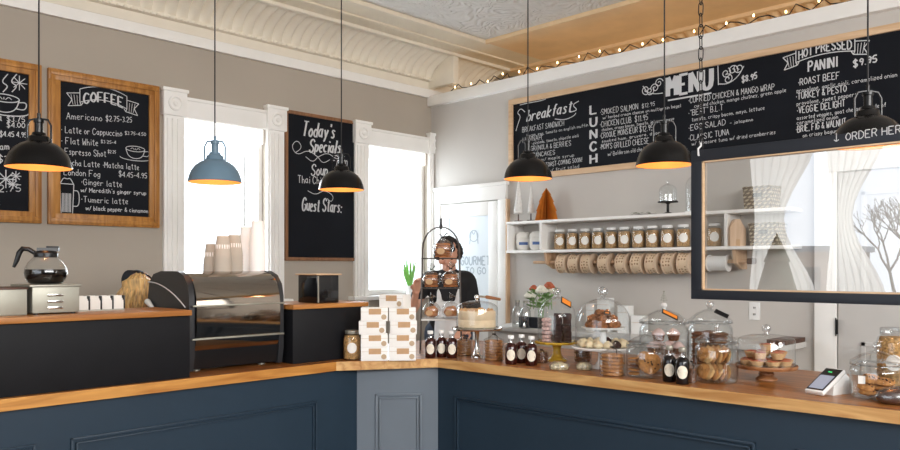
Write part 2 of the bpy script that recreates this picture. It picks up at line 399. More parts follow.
class Chalk:
    """collects strokes on a plane: origin o, ex = reading direction, ez = up, lifted towards n"""
    def __init__(self, o, ex, n, lift=0.002): self.o = Vector(o); self.ex = Vector(ex); self.n = Vector(n); self.mb = MB(); self.k = 0; self.lift = lift
    def loc(self, p): d = Vector(p) - self.o; return (d.dot(self.ex), d.z)
    def stroke(self, pts, w, cal=0.0):
        # ribbon with shared, mitred vertices
        P = []
        for p in pts:
            if not P or math.hypot(p[0]-P[-1][0], p[1]-P[-1][1]) > 1e-6: P.append(p)
        if len(P) < 2: return
        for i in range(1, len(P)-1):
            ax, az = P[i][0]-P[i-1][0], P[i][1]-P[i-1][1]; bx, bz = P[i+1][0]-P[i][0], P[i+1][1]-P[i][1]
            if (ax*bx+az*bz) < 0.55*math.hypot(ax,az)*math.hypot(bx,bz):
                self.stroke(P[:i+1], w, cal); self.stroke(P[i:], w, cal); return
        self.k += 1; off = self.n * (self.lift + 0.00001*(self.k % 40))
        L, R = [], []
        for i, p in enumerate(P):
            a = P[max(i-1,0)]; b = P[min(i+1,len(P)-1)]
            dx, dz = b[0]-a[0], b[1]-a[1]; l = math.hypot(dx, dz) or 1e-6; dx /= l; dz /= l
            ww = w * (1 + cal*(abs(dz)*1.5-0.5)) / 2
            for lst, s in ((L, 1), (R, -1)):
                x, z = p[0] - dz*ww*s, p[1] + dx*ww*s
                lst.append(self.o + self.ex*x + Vector((0,0,z)) + off)
        n = len(P)
        self.mb.add(L + R, [[i, i+1, n+i+1, n+i] for i in range(n-1)])
    def text(self, s, p0, x1, h, w=None, slant=0.0, cal=0.0, jit=0.05, rise=0.0, arc=0.0, z1=None):
        x0, z0 = p0
        adv = []; 
        for ch in s:
            if ch == ' ': adv.append(4.0); continue
            g = G.get(ch, "0c4c"); mx = max(int(t[i]) for t in g.split() for i in range(0, len(t), 2)); adv.append(mx + 2.2)
        tot = sum(adv) - 2.2; sx = (x1 - x0) / tot; sz = h / 10.0
        w = w or h * 0.11
        cur = 0.0
        for ch, a in zip(s, adv):
            if ch != ' ':
                jz = random.uniform(-jit, jit)*h; jr = random.uniform(-jit, jit)
                for t in G.get(ch, "0c4c").split():
                    pts = []
                    for i in range(0, len(t), 2):
                        gx, gz = int(t[i]), ord(t[i+1]) - 99
                        fx = cur + gx
                        u = fx / tot * 2 - 1
                        zz = gz*sz + jz + jr*gx*sz + arc*h*(1-u*u)
                        if z1 is not None: zz += (z1 - z0) * fx / tot
                        pts.append((x0 + fx*sx + slant*gz*sz, z0 + zz))
                    if ch in ROUND: pts = chaikin(pts)
                    self.stroke(pts, w, cal)
            cur += a
    def curve(self, pts, w, it=3, cal=0.0):
        for _ in range(it): pts = chaikin(pts)
        self.stroke(pts, w, cal)
    def spiral(self, c, r0, r1, turns, a0, w, sgn=1):
        n = int(16*turns); self.stroke([(c[0] + (r0+(r1-r0)*i/n)*math.cos(a0+sgn*2*PI*turns*i/n), c[1] + (r0+(r1-r0)*i/n)*math.sin(a0+sgn*2*PI*turns*i/n)) for i in range(n+1)], w)
    def banner(self, x0, x1, z0, h, w, arc, rise=0.0):
        n = 12
        f = lambda u: arc*(1-(2*u-1)**2) + rise*u
        for dz in (0, h): self.stroke([(x0+(x1-x0)*i/n, z0+dz+f(i/n)) for i in range(n+1)], w)
        for u, xx, s in ((0, x0, -1), (1, x1, 1)):
            zz = z0 + f(u)
            self.stroke([(xx, zz), (xx, zz+h)], w)
            t = h*0.95*s
            self.stroke([(xx, zz+h*.7), (xx+t, zz+h*.55+rise*.2*s), (xx+t*.6, zz+h*.1+rise*.2*s), (xx+t*.9, zz-h*.4+rise*.2*s), (xx-t*.1, zz-h*.22), (xx, zz)], w)
            self.stroke([(xx-t*.1, zz-h*.22), (xx-t*.25, zz+h*.02)], w)
            for q in (.25,.5,.75): self.stroke([(xx+t*q*.9, zz+h*.5), (xx+t*q*.7, zz-h*.25)], w*.6)
    def build(self, parent, material=None, name='chalk_lettering'):
        return self.mb.build(name, material or M['chalk'], parent, smooth=False, recalc=False)

# ================================================================ THE ROOM
WL, WR = 5.175, 5.0
def rects_wall(plane, holes, lo, hi, zlo, zhi, t0, t1, name, m):
    mb = MB(); xs = sorted(set([lo, hi] + [h[0] for h in holes] + [h[1] for h in holes]))
    def bx(a, b, z0, z1):
        if plane == 'y': mb.box(a, b, t0, t1, z0, z1)
        else: mb.box(t0, t1, a, b, z0, z1)
    for a, b in zip(xs[:-1], xs[1:]):
        hs = [h for h in holes if h[0] <= a+1e-6 and h[1] >= b-1e-6]
        if not hs: bx(a, b, zlo, zhi)
        else:
            bx(a, b, zlo, hs[0][2]); bx(a, b, hs[0][3], zhi)
    return struct(mb.build(name, m, smooth=False))
struct(MB().box(-3.2, 6.3, -3.2, 5.33, -0.12, 0.0).build('floor', M['floor'], smooth=False))
W1 = (on_left(182.5, 200)[0], on_left(265.5, 200)[0], 1.2, 2.52); W2 = (4.22, 4.95, 1.2, 2.52)      # openings in the window wall
rects_wall('y', [W1, W2], -3.2, 6.2, 0.0, 3.5, WL, WL+0.16, 'wall_left', M['taupe'])
struct(MB().box(WR, WR+0.12, -3.2, WL, 0.0, 2.95).build('wall_right', M['grey'], smooth=False))
struct(MB().box(6.08, 6.2, -3.2, WL, 0.0, 3.5).build('wall_far', M['cream'], smooth=False))
rects_wall('x', [(-1.2, 3.72, 0.75, 2.85)], -3.2, 5.33, 0.0, 3.5, -3.2, -3.05, 'wall_front', M['taupe'])
rects_wall('y', [(-2.0, 4.2, 1.95, 3.0)], -3.05, 6.2, 0.0, 3.5, -3.2, -3.05, 'wall_back', M['taupe'])
# cap board along the top of the menu wall
struct(MB().box(WR-0.055, WR+0.16, -3.0, WL-0.001, 2.95, 3.045, 0.004).build('trim_1', M['white']))
struct(MB().box(-3.0, 6.08, WL-0.03, WL, 3.03, 3.11, 0.004).build('trim_2', M['white']))
# ceiling: embossed field, plain border, ribbed coves
struct(MB().box(-3.2, 4.9, -3.2, 4.40, 3.40, 3.45).build('ceiling', M['tin'], smooth=False))
mb = MB(); mb.box(-3.2, 6.2, 4.40, 5.33, 3.38, 3.45); mb.box(-3.2, 4.9, 4.385, 4.415, 3.365, 3.40, 0.006); mb.box(-3.2, 5.9, 4.62, 4.65, 3.366, 3.385, 0.004)
struct(mb.build('ceiling_window_border', M['cream']))
mb = MB(); mb.box(4.90, 6.2, -3.2, 4.40, 3.38, 3.45); mb.box(4.885, 4.915, -3.2, 4.40, 3.365, 3.40, 0.006)
struct(mb.build('ceiling_menu_border', M['tan']))
def cove(name, along, fixed, lo, hi, sgn, m, z0=3.19, z1=3.375, o0=0.07, o1=0.36):
    """ribbed quarter-round between wall and ceiling; fixed = wall plane, sgn = direction into the room"""
    mb = MB(); per = 0.085; n = int((hi-lo)/per)*10; K = 9; vs = []; fs = []
    for i in range(n+1):
        s = lo + (hi-lo)*i/n; rib = abs(math.sin(PI*(i/10.0)))
        for k in range(K):
            t = PI/2*k/(K-1)
            o = o0 + (o1-o0)*(1-math.cos(t)); z = z0 + (z1-z0)*math.sin(t)
            e = 0.042*rib*math.sin(PI*k/(K-1))**0.6 if 0 < k < K-1 else 0
            o += e*math.cos(t)*0.9 ; z -= e*math.sin(t)*0.9
            p = (s, fixed+sgn*o, z) if along == 'x' else (fixed+sgn*o, s, z)
            vs.append(p)
    for i in range(n):
        for k in range(K-1): fs.append([i*K+k, (i+1)*K+k, (i+1)*K+k+1, i*K+k+1])
    mb.add(vs, fs)
    # bead rail and plain band below it
    def bar(a0, a1, z0_, z1_, b=0.006):
        q = sorted((fixed+sgn*a0, fixed+sgn*a1))
        if along == 'x': mb.box(lo, hi, q[0], q[1], z0_, z1_, b)
        else: mb.box(q[0], q[1], lo, hi, z0_, z1_, b)
    bar(0.0, 0.085, 3.172, 3.196); bar(0.33, 0.375, 3.352, 3.384)
    for i in range(int((hi-lo)/0.045)):
        s = lo + 0.045*i
        c = (s, fixed+sgn*0.088, 3.178) if along == 'x' else (fixed+sgn*0.088, s, 3.178)
        mb.ball(c, 0.012, 6, 4)
    bar(0.0, 0.035, 3.105, 3.175, 0.0)
    return struct(mb.build(name, m))
cove('ceiling_cove', 'x', WL, -0.2, 5.72, -1, M['cove'])
cove('ceiling_cove_far', 'y', 6.08, 1.5, 4.82, -1, M['tan'])
mb = MB(); mb.box(4.93, 5.0, WL-0.36, WL-0.01, 3.11, 3.385, 0.01); struct(mb.build('ceiling_cove_joint', M['cove']))

# windows
def casing(n, u0, u1):
    root = thing('window_%d' % n, '', ''); del root['label']; del root['category']; struct(root)
    y = WL
    mb = MB()
    cw = 0.15
    for a in (u0-cw, u1):
        mb.box(a, a+cw, y-0.035, y, 0.9, 2.53, 0.006)
        for k in range(3): mb.box(a+0.018+k*0.037, a+0.043+k*0.037, y-0.046, y-0.03, 0.9, 2.49, 0.004)
        mb.box(a-0.012, a+cw+0.012, y-0.055, y, 2.51, 2.69, 0.006)
        mb.box(a-0.02, a+cw+0.02, y-0.065, y, 2.675, 2.70, 0.005)
        q = Matrix.Translation((a+cw/2, y-0.055, 2.595)) @ Matrix.Rotation(PI/2, 4, 'X')
        mb.lathe([(0.001,0.008),(0.012,0.010),(0.022,0.002),(0.034,0.002),(0.042,0.012),(0.052,0.008),(0.055,0.0)], 24, mt=q)
    mb.box(u0, u1, y-0.03, y, 2.51, 2.65, 0.005); mb.box(u0, u1, y-0.042, y, 2.632, 2.655, 0.004)
    mb.build('casing', M['white'], root)
    mb = MB(); mb.box(u0-cw-0.05, u1+cw+0.05 if n == 1 else u1+0.045, y-0.09, y+0.1, 1.165, 1.20, 0.008)
    mb.build('sill', M['white'], root)
    mb = MB(); e = 0.035
    mb.box(u0, u0+e, y+0.05, y+0.10, 1.2, 2.52); mb.box(u1-e, u1, y+0.05, y+0.10, 1.2, 2.52)
    mb.box(u0, u1, y+0.05, y+0.10, 2.47, 2.52); mb.box(u0, u1, y+0.05, y+0.10, 1.2, 1.25)
    mb.box(u1-0.14, u1-0.125, y+0.08, y+0.1, 1.2, 2.5)
    f = mb.build('window_frame', M['white'], root)
    MB().box(u0+e, u1-e, y+0.07, y+0.076, 1.25, 2.47).build('pane', M['pane'], f, smooth=False)
    MB().box(u0+0.005, u1-0.005, y+0.02, y+0.045, 2.40, 2.515, 0.006).build('blind', M['sheer'], root)
casing(1, W1[0], W1[1]); casing(2, W2[0], W2[1])

# shop-front windows behind the viewer
root = thing('window_3', '', ''); del root['label']; del root['category']; struct(root)
mb = MB()
for v in (-1.2, 0.4, 2.0, 3.66): mb.box(-3.14, -3.08, v, v+0.06, 0.75, 2.85)
mb.box(-3.14, -3.08, -1.2, 3.72, 2.79, 2.85); mb.box(-3.14, -3.04, -1.2, 3.72, 0.72, 0.78)
f = mb.build('window_frame', M['white'], root, smooth=False)
root = thing('window_4', '', ''); del root['label']; del root['category']; struct(root)  # unseen window, set high so the machine mirror reflects darker wall
mb = MB()
for u in (-2.0, 0.0, 2.1, 4.14): mb.box(u, u+0.06, -3.16, -3.1, 1.95, 3.0)
mb.box(-2.0, 4.2, -3.16, -3.1, 2.94, 3.0)
mb.build('window_frame', M['white'], root, smooth=False)
# sheer curtain seen mirrored in the guard glass
def curtain(v0, v1, z0, z1, tie, label):
    mb = MB(); n = 60; K = 14; vs = []; fs = []
    for k in range(K+1):
        t = k/K; z = z1 + (z0-z1)*t
        g = tie*math.sin(PI*min(1, t*1.15))**2
        for i in range(n+1):
            s = i/n
            vs.append((-2.93 + 0.03*math.sin(s*44), v0 + (v1-v0)*(s*(1-g) + g*(0.85 if tie > 0 else 0)), z))
    for k in range(K):
        for i in range(n): fs.append([k*(n+1)+i, k*(n+1)+i+1, (k+1)*(n+1)+i+1, (k+1)*(n+1)+i])
    mb.add(vs, fs)
    return tag(mb.build('curtain', M['sheer']), label, 'curtain')
curtain(3.05, 3.8, 0.8, 2.9, 0.55, 'white curtain gathered at the shop window, mirrored in the guard glass')
curtain(2.35, 2.95, 0.8, 2.9, 0.65, 'narrow white curtain nearest the street tree, mirrored in the guard glass')

# ---- glazed white door in the corner
root = thing('door_1', '', ''); del root['label']; del root['category']; struct(root)
vL, vR = 5.10, 4.235
mb = MB()
mb.box(WR-0.03, WR, vR, vR+0.09, 0, 2.03, 0.004); mb.box(WR-0.03, WR, vL-0.07, vL, 0, 2.03, 0.004)
mb.box(WR-0.035, WR, vR-0.005, vL, 2.03, 2.18, 0.005); mb.box(WR-0.05, WR, vR-0.02, vL, 2.15, 2.18, 0.006)
mb.build('casing', M['white'], root)
MB().box(WR-0.04, WR, vR-0.028, vR-0.008, 0, 2.03, 0.003).build('edge_strip', M['birch'], root)
mb = MB(); a, b = vR+0.1, vL-0.08
mb.box(WR-0.025, WR-0.002, a, a+0.10, 0.01, 2.02, 0.003); mb.box(WR-0.025, WR-0.002, b-0.10, b, 0.01, 2.02, 0.003)
mb.box(WR-0.025, WR-0.002, a+0.1, b-0.1, 1.90, 2.02, 0.003); mb.box(WR-0.025, WR-0.002, a+0.1, b-0.1, 0.01, 0.9, 0.003)
mb.build('door_leaf', M['white'], root)
fr = MB().box(WR-0.018, WR-0.008, a+0.1, b-0.1, 0.9, 1.90).build('pane', M['frost'], root, smooth=False)
ch = Chalk((WR-0.018, 0, 0), (0,-1,0), (-1,0,0))
def onr(px, py, U=WR-0.018): return ch.loc(on_right(px, py, U))
p = onr(464, 265); ch.text('GOURMET', onr(461,265), onr(490,265)[0], 0.075, 0.012, jit=0.0)
ch.text('TO GO', onr(466,274), onr(486,274)[0], 0.06, 0.010, jit=0.0)
c = onr(474, 236); ch.spiral(c, 0.05, 0.05, 1, 0, 0.008); ch.curve([(c[0]-.05,c[1]-.07),(c[0]-.03,c[1]+.06),(c[0],c[1]),(c[0]+.03,c[1]+.07),(c[0]+.05,c[1]-.07)], 0.008)
ch.build(root, M['etch'], 'etched_lettering')
mb = MB()
for z in (1.80, 1.05): mb.box(WR-0.034, WR-0.02, b-0.012, b+0.012, z, z+0.1, 0.003)
mb.build('hinge', M['iron'], root)
# ---- grey panelled door near the till
root = thing('door_2', '', ''); del root['label']; del root['category']; struct(root)
v1 = on_right(816, 330)[1]; v0 = on_right(838, 330)[1]
mb = MB(); mb.box(WR-0.03, WR, v0, v1, 0, 2.03, 0.005); mb.box(WR-0.03, WR, v0-1.02, v0-0.92, 0, 2.03, 0.005); mb.box(WR-0.035, WR, v0-1.02, v1, 2.03, 2.16, 0.005)
mb.build('casing', M['white'], root)
mb = MB(); mb.box(WR-0.02, WR-0.001, v0-0.915, v0-0.008, 0.01, 2.02, 0.002)
for z0, z1 in ((0.2, 1.0), (1.25, 1.9)):
    for q0, q1 in ((v0-0.42, v0-0.14), (v0-0.78, v0-0.5)):
        mb.box(WR-0.03, WR-0.02, q0, q1, z0, z0+0.02); mb.box(WR-0.03, WR-0.02, q0, q1, z1-0.02, z1); mb.box(WR-0.03, WR-0.02, q0, q0+0.02, z0, z1); mb.box(WR-0.03, WR-0.02, q1-0.02, q1, z0, z1)
        mb.box(WR-0.026, WR-0.02, q0+0.05, q1-0.05, z0+0.05, z1-0.05, 0.002)
mb.build('door_leaf', M['doorgrey'], root)
mb = MB(); mb.box(WR-0.034, WR-0.02, v0-0.008, v0+0.006, 1.04, 1.13, 0.002); mb.tube([(WR-0.037, v0, 1.03), (WR-0.037, v0, 1.14)], 0.004)
mb.build('hinge', M['iron'], root)
struct(MB().box(WR-0.012, WR, -3.0, v0-1.02, 0, 0.12, 0.003).build('baseboard_right', M['white']))

# ---- wall outlet
x, y, z = on_right(755, 311)
t = thing('wall_outlet', 'white double wall outlet below the framed glass guard', 'outlet', (WR, y, z), -PI/2)
MB().box(-0.036, 0.036, -0.008, 0, -0.058, 0.058, 0.003).build('cover_plate', M['porcelain'], t)
for s in (-1, 1):
    mb = MB(); mb.box(-0.006, -0.003, -0.010, -0.007, s*0.022-0.006, s*0.022+0.006); mb.box(0.003, 0.006, -0.010, -0.007, s*0.022-0.006, s*0.022+0.006)
    mb.build('socket', M['plastic'], t)

# ================================================================ COUNTER
A0, A1, A2, A3 = (-0.8, 3.215), (2.45, 3.255), (2.925, 2.975), (3.0, 0.4)
mb = MB(); zt0, zt1 = ZC-0.047, ZC
inner = (3.85, 3.80)
mb.prism([A0, A1, inner, (-0.8, 3.80)], zt0, zt1, mi=0)
mb.prism([A1, A2, inner], zt0, zt1, mi=1)
mb.prism([A2, A3, (3.85, 0.4), inner], zt0, zt1, mi=1)
top = mb.build('countertop', [M['topx'], M['topy'], M['litedgex'], M['litedgey']], smooth=False)
for p_ in top.data.polygons:
    if abs(p_.normal.z) < 0.5: p_.material_index += 2
tag(top, 'long honey-coloured oak countertop running along both sides of the cafe counter', 'countertop')
ins = 0.04
B0, B1, B2, B3 = (-0.8, 3.215+ins), (2.62, 3.255+ins), (2.965, 3.015), (3.0+ins, 0.4)
def moulding_on(p, q, s0, s1, z0, z1, mb, dep=0.012):
    """double bead rectangle standing proud on the upright face from p to q"""
    P, Q = Vector((*p, 0)), Vector((*q, 0)); e = (Q-P).normalized(); n = Vector((e.y, -e.x, 0))
    if n.dot(-P) < 0: n = -n
    T = Matrix(((e.x, n.x, 0, P.x), (e.y, n.y, 0, P.y), (0, 0, 1, 0), (0, 0, 0, 1)))
    for g, w in ((0, 0.012), (0.02, 0.008)):
        a0, a1, b0, b1 = s0+g, s1-g, z0+g, z1-g
        mb.box(a0, a1, -0.001, dep, b1-w, b1, 0.003, T); mb.box(a0, a1, -0.001, dep, b0, b0+w, 0.003, T)
        mb.box(a0, a0+w, -0.001, dep, b0, b1, 0.003, T); mb.box(a1-w, a1, -0.001, dep, b0, b1, 0.003, T)
def counter_base(poly, p, q, spans, m, label):
    t = thing('counter_base', label, 'counter', (0,0,0))
    MB().prism(poly, 0.0, zt0).build('cabinet_body', m, t, smooth=False)
    for s0, s1 in spans:
        mb = MB(); moulding_on(p, q, s0, s1, 0.14, 0.755, mb); mb.build('panel_moulding', m, t)
counter_base([B0, B1, (3.2, 3.75), (-0.8, 3.75)], B0, B1, [(0.4, 1.80), (1.93, 3.15)], M['navy'], 'navy panelled counter front below the black raised panels')
counter_base([B1, B2, (3.2, 3.75)], B1, B2, [(0.10, 0.355)], M['slate'], 'narrow panelled counter corner with light painted into its grey, between navy fronts')  # corner panel painted lighter for the way it faces the light
counter_base([B2, B3, (3.8, 0.4), (3.8, 3.75), (3.2, 3.75)], B2, B3, [(0.13, 1.75), (1.9, 2.5)], M['navy'], 'navy panelled counter front below the cakes and cookie jars')
# raised black panels with oak ledges
def raised(u0, u1, yf, label, lo=None):
    t = thing('raised_panel', label, 'raised counter', (0,0,0))
    MB().box(u0, u1, yf, yf+0.34, ZC, 1.232, 0.003).build('panel', M['black'], t)
    MB().box(u0-(0.012 if lo else 0), u1+(0.03 if lo else 0.0), yf-0.022, yf+0.36, 1.232, 1.256, 0.003).build('ledge', M['ledge'], t)
    return t
yf = 3.335
uR1 = dirv(190)[0] * 3.27/dirv(190)[1]
uL2 = dirv(293)[0] * yf/dirv(293)[1]
uR2 = dirv(362)[0] * yf/dirv(362)[1]
raised(-0.8, uR1, 3.27, 'black raised counter panel with oak ledge carrying the coffee pot')
raised(uL2, uR2, yf, 'short black raised counter panel with oak ledge beside the white boxes', True)
ZL = 1.256
# back counter along the menu wall
t = thing('back_counter', 'low grey work surface along the grey wall behind the domes', 'counter', (0,0,0))
MB().box(4.58, WR-0.002, 1.78, 4.15, 0.945, 0.98, 0.004).build('worktop', M['doorgrey'], t)
MB().box(4.62, WR-0.002, 1.85, 4.12, 0.0, 0.945).build('cabinet_body', M['grey'], t, smooth=False)
t = thing('serving_board', 'dark walnut serving board lying on the end of the grey back counter', 'board', (4.80, 1.842, 0.9805), 0)
mb = MB(); mb.prism([(-0.12,-0.058),(0.19,-0.058),(0.19,0.058),(-0.12,0.058),(-0.15,0.03),(-0.15,-0.03)], 0, 0.028); mb.build('board_plank', M['walnut'], t, smooth=False)
MB().cap((-0.14,0,0.014), (-0.20,0,0.014), 0.013, 0.012).build('handle', M['walnut'], t)

# ================================================================ ESPRESSO MACHINE
mu0 = dirv(193)[0]*3.40/dirv(193)[1]; mu1 = dirv(277)[0]*3.40/dirv(277)[1]
YB = 3.90
t = thing('espresso_machine', 'large black espresso machine with curved mirror-steel back on the counter', 'espresso machine', (0,0,0))
prof = [(3.55, 0.962), (3.40, 0.962), (3.385, 1.04), (3.385, 1.15), (3.385, 1.30), (3.40, 1.36), (3.44, 1.405), (3.50, 1.425), (3.68, 1.425), (3.76, 1.41), (3.805, 1.37), (3.82, 1.30), (3.82, 1.0), (3.79, 0.962)]
def extrude_profile(mb, prof, x0, x1, sc=1.0, c=(3.60, 1.2)):
    pr = [(c[0]+(y-c[0])*sc, c[1]+(z-c[1])*sc) for y, z in prof]; n = len(pr)
    mb.add([(x0, *p) for p in pr] + [(x1, *p) for p in pr], [list(range(n)), list(range(n, 2*n))[::-1]] + [[i, (i+1) % n, n+(i+1) % n, n+i] for i in range(n)])
for x0, x1, nm in ((mu0-0.028, mu0, 'side_panel'), (mu1, mu1+0.028, 'side_panel')):
    mb = MB(); extrude_profile(mb, prof, x0, x1, 1.02); mb.build(nm, M['machine'], t)
mb = MB(); extrude_profile(mb, prof, mu0, mu1, 0.985); mb.build('body', M['plastic'], t)
# curved mirror panel: follows the front of the profile
fp = [(3.388, 1.055), (3.372, 1.10), (3.365, 1.17), (3.365, 1.27), (3.378, 1.335), (3.408, 1.388), (3.46, 1.418), (3.52, 1.428)]
def strip(mb, pts, x0, x1, th=0.004):
    n = len(pts)
    mb.add([(x0, y, z) for y, z in pts] + [(x1, y, z) for y, z in pts], [[i, i+1, n+i+1, n+i] for i in range(n-1)])
pp = fp
for _ in range(2): pp = chaikin(pp)
mb = MB(); strip(mb, pp, mu0+0.002, mu1-0.002); mb.build('mirror_panel', M['mirror'], t)
for z in (1.105, 1.262):
    yy = 3.362 if z > 1.2 else 3.368
    MB().box(mu0-0.02, mu1+0.02, yy-0.006, yy+0.01, z, z+0.008, 0.002).build('trim_bar', M['steel'], t)
for x, y in ((mu0+0.05, 3.47), (mu1-0.05, 3.47), (mu0+0.05, 3.76), (mu1-0.05, 3.76)):
    MB().lathe([(0.0001,0),(0.022,0),(0.018,0.012),(0.014,0.03),(0.014,0.035),(0.0001,0.035)], 16, (x, y, ZC)).build('foot', M['steel'], t)
# arc line and steam lever on the side that faces the till
pts = [(mu0-0.031, 3.815-0.40*s, 1.375 - 0.115*s*s - 0.0*s) for s in [i/10 for i in range(11)]]
MB().tube(pts, 0.003, 6).build('trim_line', M['rope'], t)
mb = MB(); mb.cap((mu0-0.045, 3.79, 1.275), (mu0-0.045, 3.73, 1.245), 0.016, 0.008); mb.build('steam_lever', M['porcelain'], t)
MACH_TOP = 1.4265
# cups nested upside down on the machine
def cup_proto(name, r0, r1, h, m, label):
    mb = MB(); mb.lathe([(0.0001, h), (r1*0.97, h), (r1, h-0.002), (r0, 0.005), (r0*1.05, 0.005), (r0*1.06, 0.0), (r0-0.0006, 0.0), (r1-0.0008, h-0.003), (0.0001, h-0.003)], 48)
    return tag(mb.build(name, m), label, 'cup')
def printed_cup(r0, r1, h):
    o = cup_proto('paper_cup', r0, r1, h, M['cupbrown'], '')
    mb = MB()
    for k in range(7):
        a = -PI/2 + (k-3)*0.33; r = r1 + (r0-r1)*0.45
        for q in range(3): mb.tube([(r*1.012*math.cos(a+0.09*math.cos(q*PI/3)), r*1.012*math.sin(a+0.09*math.cos(q*PI/3)), h*0.5+0.012*math.sin(q*PI/3)), (r*1.012*math.cos(a-0.09*math.cos(q*PI/3)), r*1.012*math.sin(a-0.09*math.cos(q*PI/3)), h*0.5-0.012*math.sin(q*PI/3))], 0.0022, 5)
    mb.build('snowflake_print', M['cupwhite'], o); return o
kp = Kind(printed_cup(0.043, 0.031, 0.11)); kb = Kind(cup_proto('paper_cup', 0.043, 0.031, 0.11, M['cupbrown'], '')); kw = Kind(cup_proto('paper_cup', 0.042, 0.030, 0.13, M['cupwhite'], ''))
def cups(px, ytop, k, base_h, n, label, group, V=3.62):
    u, v = dirv(px); d = V/v; x, y = u*d, V
    top = EYE + (HZ-ytop)*d/F; step = (top - base_h - MACH_TOP)/max(n-1, 1)
    for i in range(n): (kp if k is kb and i == n-1 else k)((x, y, MACH_TOP + step*i), random.uniform(-0.3, 0.3) + face(px), label, group)
cups(212, 244, kb, 0.11, 4, 'grey-brown paper cup in the shortest upturned stack on the machine', 'upturned paper cups on the espresso machine', 3.68)
cups(223, 236, kb, 0.11, 6, 'brown paper cup in the upturned stack in front of the window', 'upturned paper cups on the espresso machine', 3.56)
cups(234.5, 235, kb, 0.11, 6, 'brown paper cup in the upturned stack touching the white stacks', 'upturned paper cups on the espresso machine', 3.62)
cups(246.5, 227, kw, 0.13, 7, 'white paper cup in the second tallest upturned stack', 'upturned paper cups on the espresso machine', 3.70)
cups(257.5, 221, kw, 0.13, 8, 'white paper cup in the tallest upturned stack on the machine', 'upturned paper cups on the espresso machine', 3.60)

# ================================================================ LEFT LEDGE: brewer, pot, packets, grinder box
bx, by = at(29, 3.11); bw = 0.182
t = thing('coffee_warmer', 'low brushed steel coffee warmer with three vents on the oak ledge', 'coffee warmer', (bx, 3.36, ZL))
MB().box(0, bw, 0, 0.24, 0.006, 0.116, 0.005).build('housing', M['steel'], t)
MB().box(-0.012, bw+0.006, -0.008, 0.245, 0.112, 0.122, 0.004).build('top_plate', M['steel'], t)
for k in range(3):
    MB().box(0.055, 0.115, -0.010, 0.002, 0.022+0.026*k, 0.033+0.026*k, 0.003).build('vent_louver', M['chrome'], t)
for xx in (0.02, bw-0.02):
    for yy in (0.02, 0.2): MB().lathe([(0.0001,0),(0.01,0),(0.01,0.007),(0.0001,0.007)], 10, (xx, yy, 0)).build('foot', M['plastic'], t)
t = thing('steel_box', 'wide dull steel bin at the end of the ledge beside the coffee warmer', 'steel box', (bx-0.25, 3.37, ZL))
MB().box(0, 0.235, 0, 0.22, 0, 0.108, 0.005).build('housing', M['steel'], t)
MB().box(-0.004, 0.238, -0.004, 0.224, 0.104, 0.112, 0.003).build('lid', M['walnut'], t)
# coffee pot
pu, pv = dirv(46); d = 3.47/pv
t = thing('coffee_pot', 'round glass coffee pot half full of coffee on the steel warmer', 'coffee pot', (pu*d, 3.47, ZL+0.1225), face(46))
R = 0.083
out = [(0.0001,0.0),(0.058,0.0),(0.070,0.008),(0.080,0.03),(R,0.046),(0.080,0.066),(0.068,0.090),(0.050,0.110),(0.040,0.118)]
MB().lathe(out, 32).build('glass_bowl', M['glass'], t)
MB().lathe([(0.0001,0.002),(0.057,0.002),(0.068,0.009),(0.078,0.03),(0.0808,0.046),(0.0785,0.062),(0.0001,0.062)], 32).build('coffee', M['coffee'], t)
MB().lathe([(0.041,0.112),(0.046,0.114),(0.046,0.130),(0.041,0.134),(0.036,0.140),(0.0001,0.142)], 28).build('collar', M['plastic'], t)
mb = MB(); mb.prism([(-0.034,-0.025),(0.045,-0.02),(0.052,0.0),(0.045,0.02),(-0.034,0.025)], 0.138, 0.152); mb.box(0.0, 0.05, -0.018, 0.018, 0.15, 0.160, 0.004); mb.build('spout_lid', M['plastic'], t)
mb = MB(); mb.tube([(-0.035,0,0.126),(-0.065,0,0.146),(-0.085,0,0.148),(-0.098,0,0.13),(-0.106,0,0.10),(-0.118,0,0.07)], [0.009,0.010,0.011,0.011,0.010,0.006], 10); mb.build('handle', M['plastic'], t)
# packet caddy
px0, px1 = 76, 122
u0 = dirv(px0)[0]*3.50/dirv(px0)[1]; u1 = dirv(px1+1)[0]*3.50/dirv(px1+1)[1]
t = thing('packet_caddy', 'low divided caddy of white packets on the ledge behind the panel', 'caddy', (u0, 3.48, ZL))
MB().box(0, u1-u0, 0, 0.09, 0, 0.006).build('tray', M['steel'], t)
n = 4; w = (u1-u0)/n
for k in range(n+1): MB().box(k*w-0.002, k*w+0.002, 0, 0.09, 0.006, 0.066, 0.001).build('divider', M['plastic'], t)
pk = MB(); 
for j in range(8): pk.box(0.006, w-0.006, 0.006+j*0.0098, 0.0145+j*0.0098, 0, 0.048+0.004*((j*3) % 4), 0.001)
pk.box(0.004, w-0.004, 0.002, 0.006, 0.0, 0.04, 0.001)
pk = Kind(tag(pk.build('packet_bundle', M['paper']), '', 'packets'))
where = ['beside the steel warmer', 'second from the steel warmer', 'third from the steel warmer', 'beside the blond person']
for k in range(n): pk((u0+k*w, 3.481, ZL+0.0062), 0, 'bundle of white packets in the caddy slot ' + where[k], 'white packets in the caddy')
# black box on the short ledge
gu = dirv(317)[0]*3.36/dirv(317)[1]; gw = 0.145
t = thing('napkin_dispenser', 'glossy black dispenser box with pale lid on the short oak ledge', 'dispenser', (gu, 3.36, ZL))
MB().box(0, gw, 0, 0.175, 0, 0.15, 0.006).build('housing', mat('gloss_black', C(16,17,20), 0.08), t)
MB().box(-0.012, gw+0.012, -0.012, 0.187, 0.15, 0.158, 0.003).build('lid', M['pineframe'], t)
MB().box(0.004, 0.012, -0.003, 0.001, 0.004, 0.146).build('corner_strip', M['steel'], t)

